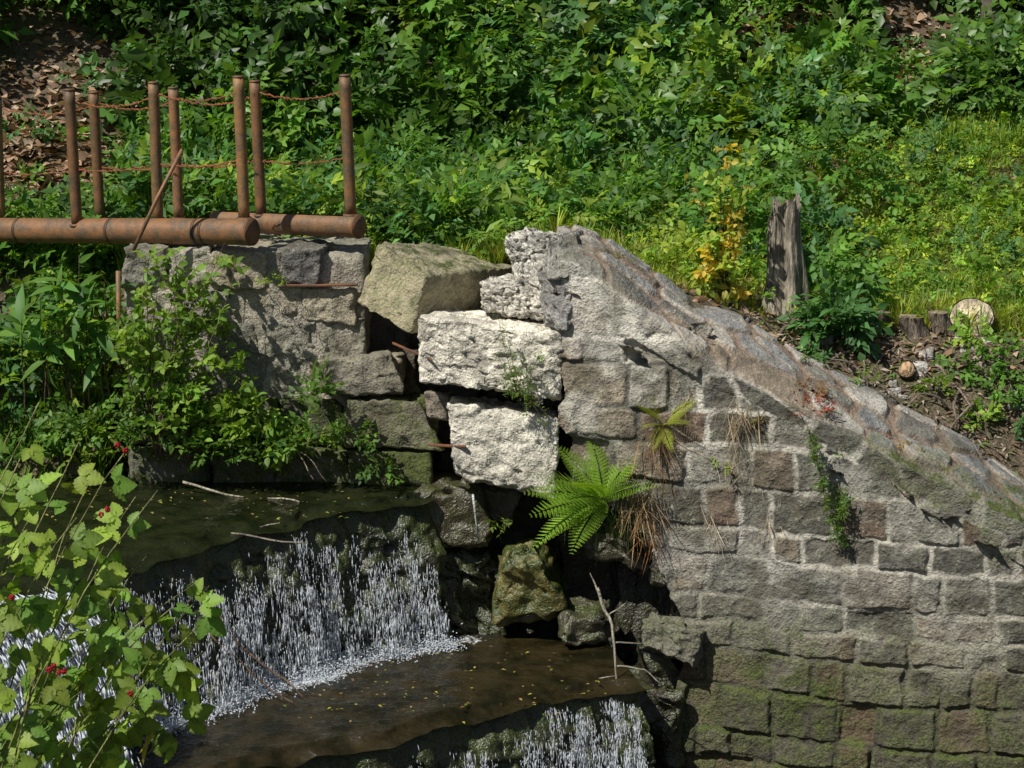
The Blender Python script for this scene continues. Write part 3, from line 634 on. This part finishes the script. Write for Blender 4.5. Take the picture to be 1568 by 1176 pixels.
stump('cut_stump',1438,478,525,1.0,.07,.09,2,(.15,.12,.09),(.33,.27,.17),4)
m=MB();c=S(1488,486,1.1);dq=nrm(A([-.15,-.8,.6]));tube(m,[c-dq*.5,c],.16,.17,26,(.17,.13,.09),False,.03)
tube(m,[c-dq*.01,c+dq*.004],.165,.16,26,(.50,.42,.28),True,.012);m.build('sawn_log',M_wood)
m=MB();c=S(1388,566,.45);dq=nrm(A([-.3,-.85,.4]));tube(m,[c-dq*.3,c],.075,.06,18,(.1,.07,.05),False,.02)
tube(m,[c-dq*.01,c+dq*.004],.058,.056,18,(.40,.27,.15),True,.01);m.build('sawn_log',M_wood)
m=MB()
for i in range(60):
    x=R.uniform(1.7,3.9);yb=float(wally(x))+CW+.05;y=yb+R.uniform(0,1.1);L=R.uniform(.15,.55);an=R.uniform(0,2*pi)
    e=A([x+cos(an)*L,max(yb,y+sin(an)*L),0.]);b=A([x,y,0.]);b[2]=float(H(*b[:2]));e[2]=float(H(*e[:2]))+.02
    mid=(b+e)/2;mid[2]=float(H(*mid[:2]))+R.uniform(.03,.14)
    g=R.uniform(.7,1.6);tube(m,wig(bez(b,mid,e,9),.08,5,i),R.uniform(.005,.018),.003,6,(.16*g,.125*g,.095*g))
m.build('exposed_roots',M_wood)
m=MB()
for i in range(26):
    p=G(R.uniform(1240,1560),R.uniform(505,640));s_=R.uniform(.02,.065);c8=A(boxc(p[0]-s_,p[0]+s_,p[1]-s_,p[1]+s_,p[2]-s_*.6,p[2]+s_*.5))+R.normal(size=(8,3))*s_*.25
    g=R.uniform(.25,.5);hexrock(m,c8,6,.3,s_*.15,12,(g,g*.94,g*.85),0,i,.002)
m.build('scattered_stones',M_bright)
# ---------------------------------------------------------------- background vegetation
soil=[(G(50,255),1.15),(G(10,300),.9),(G(1240,110),.6),(G(1400,120),.7),(G(1200,30),.5)]
def bare(x,y):
    r=0
    for p,rad in soil: r=max(r,1-((x-p[0])**2+((y-p[1])*.7)**2)**.5/rad)
    return r
GR=[(.042,.108,.024),(.060,.155,.028),(.090,.220,.034),(.072,.185,.060),(.150,.280,.036)]
mh=MB()
HS=lambda x:float(np.interp(x,[-5,-2.5,0,2.5,5],[2.8,3.4,4.6,6.4,7.2]))
for i in range(320):
    x=R.uniform(-6.6,6.8);y=HS(x)+R.uniform(-.3,5.)
    b=bare(x,y)
    if b>.05 and (x<0 or R.uniform()<.7): continue
    r=R.uniform(.3,.7);z=float(H(x,y));sp=fbm(A([[x*.5,y*.5,0]]),2,77)[0]+R.normal()*.3
    col=GR[int(np.clip((sp+.6)*3.3,0,4))]
    T=[SP,SR,SPL,SR,SP][R.integers(0,5)]
    clump(mh,(x,y,z+r*.55),(r,r,r*R.uniform(.8,1.5)),int(66*r/.5),T,R.uniform(.26,.44),col,.3,.3)
mh.build('hillside_shrubs',M_leafg)
ml=MB()
for i in range(300):
    x=R.uniform(-3.2,1.6);y=R.uniform(1.5,HS(x)+.6)
    if bare(x,y)>.2: continue
    r=R.uniform(.16,.36);z=float(H(x,y));col=GR[R.integers(1,5)]
    if x>-.2 and y<3.8 and R.uniform()<.7: continue
    clump(ml,(x,y,z+r*.6),(r,r,r*1.3),int(32*r/.25),[SR,SN,SP][R.integers(0,3)],R.uniform(.17,.30),col,.28,.3)
for i in range(200):
    x=R.uniform(1.,6.5);y=R.uniform(1.6,HS(x)+.5);
    if bare(x,y)>.1 or R.uniform()<.4: continue
    r=R.uniform(.12,.30);z=float(H(x,y))
    clump(ml,(x,y,z+r*.4),(r,r,r*.9),int(30*r/.2),[SR,SN,SP][R.integers(0,3)],R.uniform(.13,.22),GR[R.integers(2,5)],.28,.35)
for px,py,rr in [(1160,300,.35),(1120,330,.3),(1265,420,.26),(1250,350,.25),(1230,230,.5),(1270,270,.45),(1275,455,.13),(600,330,.35),(650,350,.3),(700,340,.3),(620,270,.35)]:
    p=G(px,py+60);clump(ml,p+A([0,-.1,rr*.9]),(rr,rr*.7,rr*1.1),85,SP,.25,GR[R.integers(2,4)])
for px,py,rr in [(1540,600,.16),(1560,560,.2),(1500,640,.1),(1560,640,.14),(1430,590,.08),(1500,520,.12),(1560,480,.2),(1300,510,.1),(1240,545,.07),(1470,560,.08),(1330,500,.1)]:
    p=G(px,py+10);clump(ml,p+A([0,0,rr*.4]),(rr,rr*.7,rr*.9),int(26*rr/.12),SR,.14,GR[R.integers(2,5)])
ml.build('undergrowth',M_leaf)
mg=MB();n_=24000
x=R.uniform(-1.2,6.6,n_);y=R.uniform(.9,9,n_);hsx=np.interp(x,[-5,-2.5,0,2.5,5],[2.8,3.4,4.6,6.4,7.2])
soilm=(x>1.9)&(y<1.15)&(R.uniform(0,1,n_)<.82);keep=(y<hsx+.4)&(~soilm)&(y>wally(np.maximum(x,.35))+CW+.2)&(fbm(v3(x,y,0)*1.2,2,7)>-.38)
x,y=x[keep],y[keep];z=H(x,y);n_=len(x);tall=ss(fbm(v3(x,y,0)*.9,2,17),-.1,.4)
k=R.integers(0,4,n_);c=greens(n_,(.145,.265,.040),.28,.7);dry=R.uniform(0,1,n_)<.10;c[dry]=A([.34,.27,.13])
for i in range(4):
    m_=k==i;mm=m_.sum();D=A([0,0,1.])+R.normal(size=(mm,3))*.12;N=nrm(R.normal(size=(mm,3))*A([1,1,0])+1e-3)
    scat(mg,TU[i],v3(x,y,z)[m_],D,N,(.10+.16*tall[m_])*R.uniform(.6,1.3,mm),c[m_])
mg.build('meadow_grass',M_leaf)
mg=MB();n_=15000
x=R.uniform(-.5,6.6,n_);y=R.uniform(.9,9,n_);hsx=np.interp(x,[-5,-2.5,0,2.5,5],[2.8,3.4,4.6,6.4,7.2])
soilm=(x>1.9)&(y<1.15)&(R.uniform(0,1,n_)<.82);pn=fbm(v3(x,y,0)*1.5,3,27)
keep=(y<hsx+.6)&(~soilm)&(y>wally(np.maximum(x,.35))+CW+.12)&(pn>-.15)
x,y,pn=x[keep],y[keep],pn[keep];z=H(x,y)+R.uniform(.02,.22,len(x));n_=len(x);k=R.integers(0,4,n_)
c=greens(n_,(.135,.285,.038),.3,.7)
for i in range(4):
    m_=k==i;mm=m_.sum();D=R.normal(size=(mm,3))+A([0,0,.5]);N=A([-.3,-.3,1.])+R.normal(size=(mm,3))*.35
    scat(mg,[SR[0],SR[1],SN[0],SR[2]][i],v3(x,y,z)[m_],D,N,R.uniform(.06,.14,mm),c[m_])
mg.build('meadow_herbs',M_leaf)
mg=MB()
for px,py,kk,hh in [(950,300,90,.5),(1000,320,60,.45),(900,320,50,.4),(560,300,40,.4),(1500,240,60,.4),(150,640,90,.3),(120,600,70,.3),(180,660,70,.28),(90,660,60,.3)]:
    p=G(px,py);P=p+R.normal(size=(kk,3))*A([.3,.25,0]);P[:,2]=H(P[:,0],P[:,1])
    for i in range(4):
        q_=P[i::4];scat(mg,TU[i],q_,A([0,0,1.])+R.normal(size=(len(q_),3))*.1,nrm(R.normal(size=(len(q_),3))*A([1,1,0])),hh*R.uniform(.7,1.2,len(q_)),greens(len(q_),(.13,.26,.04),.2,.4))
mg.build('tall_grass',M_leaf)
mg=MB();n_=20000;x=R.uniform(-7.5,7.5,n_);y=R.uniform(.5,10,n_);z=H(x,y)+R.uniform(.0,.03,n_)
ok=(y>wally(np.maximum(x,.35))+CW+.1)&((x<-2.9)|(y>1.2)|(x>.35));x,y,z=x[ok],y[ok],z[ok];n_=len(x)
c=A([(.34,.22,.14),(.24,.15,.09),(.42,.31,.21),(.18,.11,.06)])[R.integers(0,4,n_)]
scat(mg,L0,v3(x,y,z),R.normal(size=(n_,3))*A([1,1,.3]),A([0,0,1.])+R.normal(size=(n_,3))*.5,R.uniform(.05,.11,n_),c)
for p,rad in soil:
    kk=1400;P=p+R.normal(size=(kk,3))*A([rad*.6,rad*.6,0]);P[:,2]=H(P[:,0],P[:,1])+R.uniform(0,.04,kk)
    c=A([(.40,.27,.18),(.28,.18,.12),(.50,.38,.28),(.18,.11,.06)])[R.integers(0,4,kk)]
    scat(mg,Lw,P,R.normal(size=(kk,3))*A([1,1,.3]),A([0,0,1.])+R.normal(size=(kk,3))*.5,R.uniform(.07,.13,kk),c)
kk=5000;x=R.uniform(1.7,5,kk);y=wally(x)+CW+R.uniform(0,1.5,kk);P=v3(x,y,H(x,y)+.01)
scat(mg,Ln,P,R.normal(size=(kk,3))*A([1,1,.2]),A([0,0,1.])+R.normal(size=(kk,3))*.4,R.uniform(.03,.09,kk),A([(.32,.24,.17),(.38,.32,.24),(.16,.11,.07),(.13,.19,.05)])[R.integers(0,4,kk)])
mg.build('leaf_litter',M_dry)
ml=MB()
for p,rad in soil:
    for i in range(5):
        q_=p+R.normal(size=3)*A([rad*.55,rad*.55,0]);q_[2]=float(H(q_[0],q_[1]))+.12;clump(ml,q_,(.18,.18,.14),12,SR,.2,GR[R.integers(2,5)])
ml.build('woodland_seedlings',M_leaf)
def tree(x,y,h,r,lean,cr,nl):
    e=bpy.data.objects.new('woodland_tree',None);bpy.context.scene.collection.objects.link(e)
    z=float(H(x,y));mw_=MB();top=A([x+lean,y,z+h]);tr=wig(bez((x,y,z-.2),(x+lean*.2,y,z+h*.5),top,16),.12,1,int(x*10));tube(mw_,tr,r,r*.35,12,(.11,.09,.07),True,.02)
    mc=MB()
    for i in range(nl):
        a=R.uniform(0,2*pi);t=R.uniform(.45,1.);b=tr[int(t*15)];L=cr*R.uniform(.5,1.);q_=b+A([cos(a)*L,sin(a)*L,R.uniform(.1,.8)])
        tube(mw_,wig(bez(b,(b+q_)/2+A([0,0,.2]),q_,7),.08,2,i),r*.25,.01,6,(.11,.09,.07));rr=R.uniform(.5,.9)
        clump(mc,q_,(rr,rr,rr*.6),40,SR,.5,GR[R.integers(0,4)])
    mw_.build('trunk',M_wood,parent=e);mc.build('crown',M_leafg,parent=e)
for a in [(-4.7,6.2,6,.14,.2,1.5,11),(-3.0,6.9,5,.12,.2,1.5,9),(5.3,8.6,6,.12,.3,1.6,9)]: tree(*a)
# ---------------------------------------------------------------- individual plants
def leafy(mw_,ml_,a,b,c,r,nl,size,col,T,wg=.03,seed=0,face_=(-.3,-.5,1.),wcol=(.14,.10,.06),start=.15):
    p=wig(bez(a,b,c,14),wg,4,seed);tube(mw_,p,r,r*.3,6,wcol)
    f=R.uniform(start,1,nl);i=f*12.99;ii=i.astype(int);q_=p[ii]+(p[ii+1]-p[ii])*(i-ii)[:,None];tg=p[ii+1]-p[ii]
    D=nrm(nrm(tg)*.5+R.normal(size=(nl,3))*.7+A([0,-.15,0]));N=A(face_)+R.normal(size=(nl,3))*.35
    C=greens(nl,col,.2,.3);k=R.integers(0,len(T),nl);s=size*R.uniform(.6,1.2,nl)
    for j in range(len(T)):
        m_=k==j;scat(ml_,T[j],q_[m_],D[m_],N[m_],s[m_],C[m_])
def plant(name,mat,stems,**k):
    e=bpy.data.objects.new(name,None);bpy.context.scene.collection.objects.link(e);mw_=MB();ml_=MB()
    for i,(a,b,c,r,nl,size,col,T) in enumerate(stems): leafy(mw_,ml_,a,b,c,r,nl,size,col,T,seed=i*3,**k)
    mw_.build('stems',M_wood,parent=e);ml_.build('leaves',mat,parent=e);return e
st_=[]
LW=leaf(.6,.12,.2,((.22,.8),(.5,1.),(.78,.6)));SW=[spray_rand(5,LW,.6) for _ in range(4)]
for bpx,tips in [((245,690),[(205,470),(230,430),(270,400),(300,440),(215,560),(300,520),(320,470),(270,580),(340,420),(180,500),(340,385),(235,385)]),((400,690),[(330,600),(360,640),(300,640),(410,640),(440,670),(340,560),(500,650),(380,600)]),((285,700),[(250,620),(330,650),(240,560),(360,610),(300,600)])]:
    b=S(bpx[0],bpx[1]+15,.15)
    for tpx in tips:
        for rep in range(2):
            t_=S(tpx[0]+R.normal()*16,tpx[1]+R.normal()*16,R.uniform(-.05,.3));st_.append((b,(b+t_)/2+A([R.normal()*.15,-.15,.2]),t_,.006,12,.13,(.11,.22,.036),SW))
plant('wall_shrub',M_leaf,st_,start=.4)
mb=MB()
for px,py,r,kk in [(330,690,.2,60),(380,690,.2,60),(460,670,.14,30),(540,670,.1,20),(150,660,.3,60),(230,660,.2,50),(480,600,.08,16),(585,715,.06,10)]:
    clump(mb,S(px,py,.1),(r,.15,r*.8),kk,SR,.15,(.08,.175,.032))
for i in range(70):
    x=R.uniform(-5.2,-2.85);y=R.uniform(.45,1.9);clump(mb,(x,y,float(H(x,y))+.15),(.22,.2,.25),30,[SR,SP,SN][i%3],.2,GR[R.integers(1,5)])
mb.build('bank_plants',M_leaf)
st_=[]
for px,py in [(95,420),(60,445),(130,450),(100,480),(70,510),(150,500),(30,480),(160,430),(120,390)]:
    t_=S(px,py,.35);b=S(px+10,640,.6);st_.append((b,(b+t_)/2,t_,.008,10,.27,(.08,.21,.045),[leaf(.26,.1,.4,((.2,.8),(.45,1.),(.7,.75)))]))
plant('tall_leafy_herb',M_leaf,st_,start=.6)
st_=[]
b=S(1115,500,1.1)
for i in range(24):
    t_=S(1095+R.normal()*36,226+i*10.5,1.1+R.normal()*.15);st_.append((b,S(1110,400,1.1),t_,.006,8,.13,(.20,.33,.05) if i%3 else (.36,.34,.06),SW))
plant('yellowing_sapling',M_leaf,st_,start=.5)
st_=[]
for t_ in [(755,470),(775,500),(790,560),(800,530),(760,540),(770,580),(810,590),(830,540)]:
    b=S(795,612,-.38);e=S(*t_,-.45);st_.append((b,(b+e)/2+A([0,-.06,0]),e,.003,14,.06,(.09,.18,.03),SN))
for t_ in [(800,640),(830,660),(845,640)]: st_.append((S(800,605,-.38),S(825,615,-.5),S(*t_,-.45),.003,10,.05,(.08,.15,.03),SN))
plant('wall_herb',M_leaf,st_)
st_=[]
for (a,b_) in [((1235,650),(1255,740)),((1240,660),(1250,700)),((1250,700),(1265,790)),((1285,740),(1275,820)),((1282,735),(1290,790)),((1262,760),(1290,830))]:
    y=-.82;e=S(*b_,y-.12);p0=S(*a,y-.02);st_.append((p0,(p0+e)/2+A([0,-.1,.03]),e,.004,30,.07,(.075,.16,.03),SN))
plant('hanging_wall_plant',M_leaf,st_)
mb=MB()
for px,py,y,r,kk,col in [(1230,600,-.55,.12,30,(.22,.13,.05)),(1245,625,-.7,.1,20,(.26,.08,.05)),(1330,580,-.2,.06,10,(.12,.2,.03)),(1240,560,-.1,.08,14,(.1,.2,.03)),(1030,495,-.1,.05,10,(.09,.16,.03)),(1340,660,-.6,.07,10,(.25,.13,.08)),(1400,700,-.8,.08,14,(.18,.2,.06)),(1105,715,-.62,.05,7,(.16,.26,.03)),(420,430,.30,.07,10,(.16,.26,.03)),(1380,690,-.8,.05,8,(.24,.2,.06)),(585,720,.1,.05,7,(.08,.18,.03)),(765,800,-.25,.04,7,(.12,.2,.03)),(1300,690,-.8,.05,8,(.1,.18,.03)),(1500,760,-.95,.06,8,(.2,.16,.08)),(1150,640,-.6,.08,14,(.16,.15,.05)),(950,400,.1,.05,8,(.12,.16,.04))]:
    clump(mb,S(px,py,y),(r,.07,r*.6),kk,SN,.08,col)
mb.build('crevice_plants',M_leaf)
FR=[frond() for _ in range(3)]
def fern(name,base,tips,col,sz=1.):
    m=MB()
    for i,e in enumerate(tips):
        D=A(e)-A(base);L=np.linalg.norm(D);scat(m,FR[i%3],A(base),D+A([0,0,.12*L]),A([-.15,-.5,.9])+R.normal(size=3)*.25,L*1.12,A(col)*R.uniform(.8,1.25))
    m.build(name,M_leaf)
b=S(925,765,-.5)
fern('fern',b,[S(840,712,-.75),S(825,810,-.8),S(872,690,-.5),S(915,675,-.45),S(968,685,-.5),S(982,735,-.75),S(860,755,-.95),S(880,820,-.9),S(845,775,-.9),S(890,720,-.9),S(945,705,-.8),S(830,745,-.7)],(.23,.37,.045))
fern('fern',S(1012,650,-.47),[S(985,612,-.6),S(1015,600,-.55),S(1050,618,-.6),S(1050,640,-.65),S(985,648,-.65),S(1025,680,-.65),S(1000,680,-.65)],(.32,.36,.06))
fern('fern',S(482,590,.3),[S(470,550,.2),S(490,545,.2),S(497,575,.15),S(470,580,.15),S(485,620,.15)],(.14,.25,.04))
mb=MB()
def hang(px,py,y,kk,L,col,sx=.08):
    P=S(px,py,y)+R.normal(size=(kk,3))*A([sx,.03,.06]);D=A([0,-.22,-1.])+R.normal(size=(kk,3))*A([.38,.2,.3])
    scat(mb,blade(.009,.25),P,D,A([0,-1.,.2])+R.normal(size=(kk,3))*.6,L*R.uniform(.3,1.2,kk),greens(kk,col,.45,.1))
hang(985,760,-.56,90,.34,(.26,.19,.10));hang(1010,670,-.52,80,.32,(.20,.12,.07),.05);hang(1130,635,-.66,60,.28,(.30,.25,.16),.07);hang(1000,810,-.6,60,.22,(.22,.12,.06),.07)
hang(1100,800,-.64,30,.22,(.4,.34,.24),.05);hang(1180,790,-.70,40,.22,(.33,.28,.2),.07);hang(1040,600,-.50,30,.2,(.3,.25,.14),.06);hang(940,790,-.5,120,.25,(.13,.2,.05),.1);hang(1140,720,-.68,30,.2,(.33,.28,.2),.1)
mb.build('hanging_dry_grass',M_dry)
def branch(name,lines,col):
    m=MB()
    for i,(pts,r) in enumerate(lines):
        p=[S(*q_) for q_ in pts];p=wig(pl(p,14),.03,6,i);tube(m,p,r,r*.45,7,col)
    m.build(name,M_wood)
branch('dead_branch',[([(215,795,-.6),(340,818,-.9),(472,833,-1.1)],.011),([(340,818,-.9),(400,810,-.8),(430,800,-.8)],.007)],(.30,.26,.2))
branch('dead_branch',[([(280,738,.0),(360,760,-.1),(440,765,-.2),(502,782,-.3)],.010),([(430,768,-.2),(470,770,-.25),(500,785,-.3)],.010),([(385,790,-.4),(410,815,-.6)],.009)],(.42,.37,.28))
branch('dead_branch',[([(290,885,-1.35),(370,990,-1.35),(485,1085,-1.45)],.011),([(320,970,-1.5),(400,1050,-1.45),(470,1088,-1.45)],.008)],(.20,.12,.07))
branch('dead_branch',[([(915,900,-.7),(940,980,-.9),(945,1060,-1.0)],.013),([(940,985,-.9),(985,985,-.95)],.008),([(945,1020,-.95),(985,1020,-1.),(1010,1045,-1.)],.007),([(945,1035,-.95),(880,1045,-1.),(820,1050,-1.05)],.006),([(930,945,-.8),(960,925,-.8)],.006),([(945,1060,-1.),(965,1110,-1.)],.008),([(915,905,-.7),(905,880,-.65)],.008)],(.28,.25,.2))
branch('dead_branch',[([(430,650,.1),(455,690,.0),(480,735,-.1)],.008),([(430,680,.1),(470,700,.0),(500,735,-.1)],.006)],(.25,.2,.14))
m=MB();tube(m,[S(724,757,-.38),S(733,830,-.34)],.008,.006,8,(.6,.65,.65));m.build('thin_drain_pipe',M_bright)
# ---------------------------------------------------------------- foreground raspberry
SE=serr()
tri=join([place(SE,(0,.45,0),(0,1,-.1),(0,0,1),.62),place(SE,(0,.42,0),(.9,.4,-.1),(.1,0,1),.5,.95),place(SE,(0,.42,0),(-.9,.4,-.1),(-.1,0,1),.5,1.05)])
e=bpy.data.objects.new('raspberry_bush',None);bpy.context.scene.collection.objects.link(e)
mw_=MB();ml_=MB();mbr=MB();tips=[(-20,610),(15,650),(60,620),(120,680),(60,720),(190,690),(240,745),(210,760),(120,790),(230,850),(300,890),(320,895),(180,900),(120,880),(310,1000),(280,1010),(210,960),(150,980),(300,1100),(250,1060),(200,1080),(130,1060),(60,1010),(40,1080),(100,1130),(180,1150),(240,1120),(20,1140),(-30,700),(-20,820),(0,1050),(300,960),(90,950),(260,930),(140,740),(30,700),(40,800),(160,1020),(230,1010),(270,970)]
for i,(a,b_) in enumerate(tips):
    y=R.uniform(-8.3,-7.2);t_=S(a,b_,y);b=A([-1.9+R.normal()*.25,-8.6+R.normal()*.2,-.9]);mid=(b+t_)/2+A([-.15,0,.55])
    p=wig(bez(b,mid,t_,16),.02,3,i);tube(mw_,p,.004,.002,6,(.18,.18,.06))
    nl=7;f=R.uniform(.66,1,nl);f[0]=1;ii=np.minimum((f*15).astype(int),14);q_=p[ii]
    D=nrm(R.normal(size=(nl,3))*A([1,.4,.6])+A([.25,-.2,-.2]));N=A([-.2,-.7,.8])+R.normal(size=(nl,3))*.4
    C=greens(nl,(.130,.250,.045),.25,.35);C[R.uniform(0,1,nl)<.05]=A([.42,.36,.06])
    scat(ml_,tri,q_,D,N,R.uniform(.095,.155,nl),C)
for (a,b_) in [(180,682),(192,690),(155,788),(90,1030),(82,1020),(98,1028),(75,1026),(165,780),(200,1062),(18,915)]:
    c=S(a,b_,-8.35)
    for k in range(26):
        d=nrm(R.normal(size=3));q_,t_=cubegrid(2);mbr.add(c+d*.0065*A([1,1,1.2])+nrm(q_)*.003,t_,(.42,.02,.03,0))
mw_.build('canes',M_wood,parent=e);ml_.build('leaves',M_leaf,parent=e);mbr.build('berries',M_leafg,parent=e)
# ---------------------------------------------------------------- light, sky, camera
sd=nrm(A([-.48,-.40,.82]));el=math.asin(sd[2])
L=bpy.data.lights.new('sun','SUN');L.energy=5.;L.angle=radians(.53);L.color=(1,.96,.88)
o=bpy.data.objects.new('sun',L);bpy.context.scene.collection.objects.link(o)
from mathutils import Vector
o.rotation_euler=Vector(tuple(sd)).to_track_quat('Z','Y').to_euler()
w=bpy.data.worlds.new('World');bpy.context.scene.world=w;w.use_nodes=True;nt=w.node_tree
sk=nt.nodes.new('ShaderNodeTexSky');sk.sky_type='NISHITA';sk.sun_disc=False;sk.sun_elevation=el;sk.sun_rotation=math.atan2(sd[0],sd[1])
nt.links.new(sk.outputs[0],nt.nodes['Background'].inputs[0]);nt.nodes['Background'].inputs[1].default_value=.055
cd=bpy.data.cameras.new('camera');co=bpy.data.objects.new('camera',cd);bpy.context.scene.collection.objects.link(co)
co.location=tuple(CAM);co.rotation_euler=(radians(78),0,0);cd.sensor_width=36;cd.lens=36*F/1568;cd.clip_end=500;cd.clip_start=.1
sc_=bpy.context.scene;sc_.camera=co;sc_.view_settings.view_transform='Standard';sc_.view_settings.look='None';sc_.view_settings.exposure=0
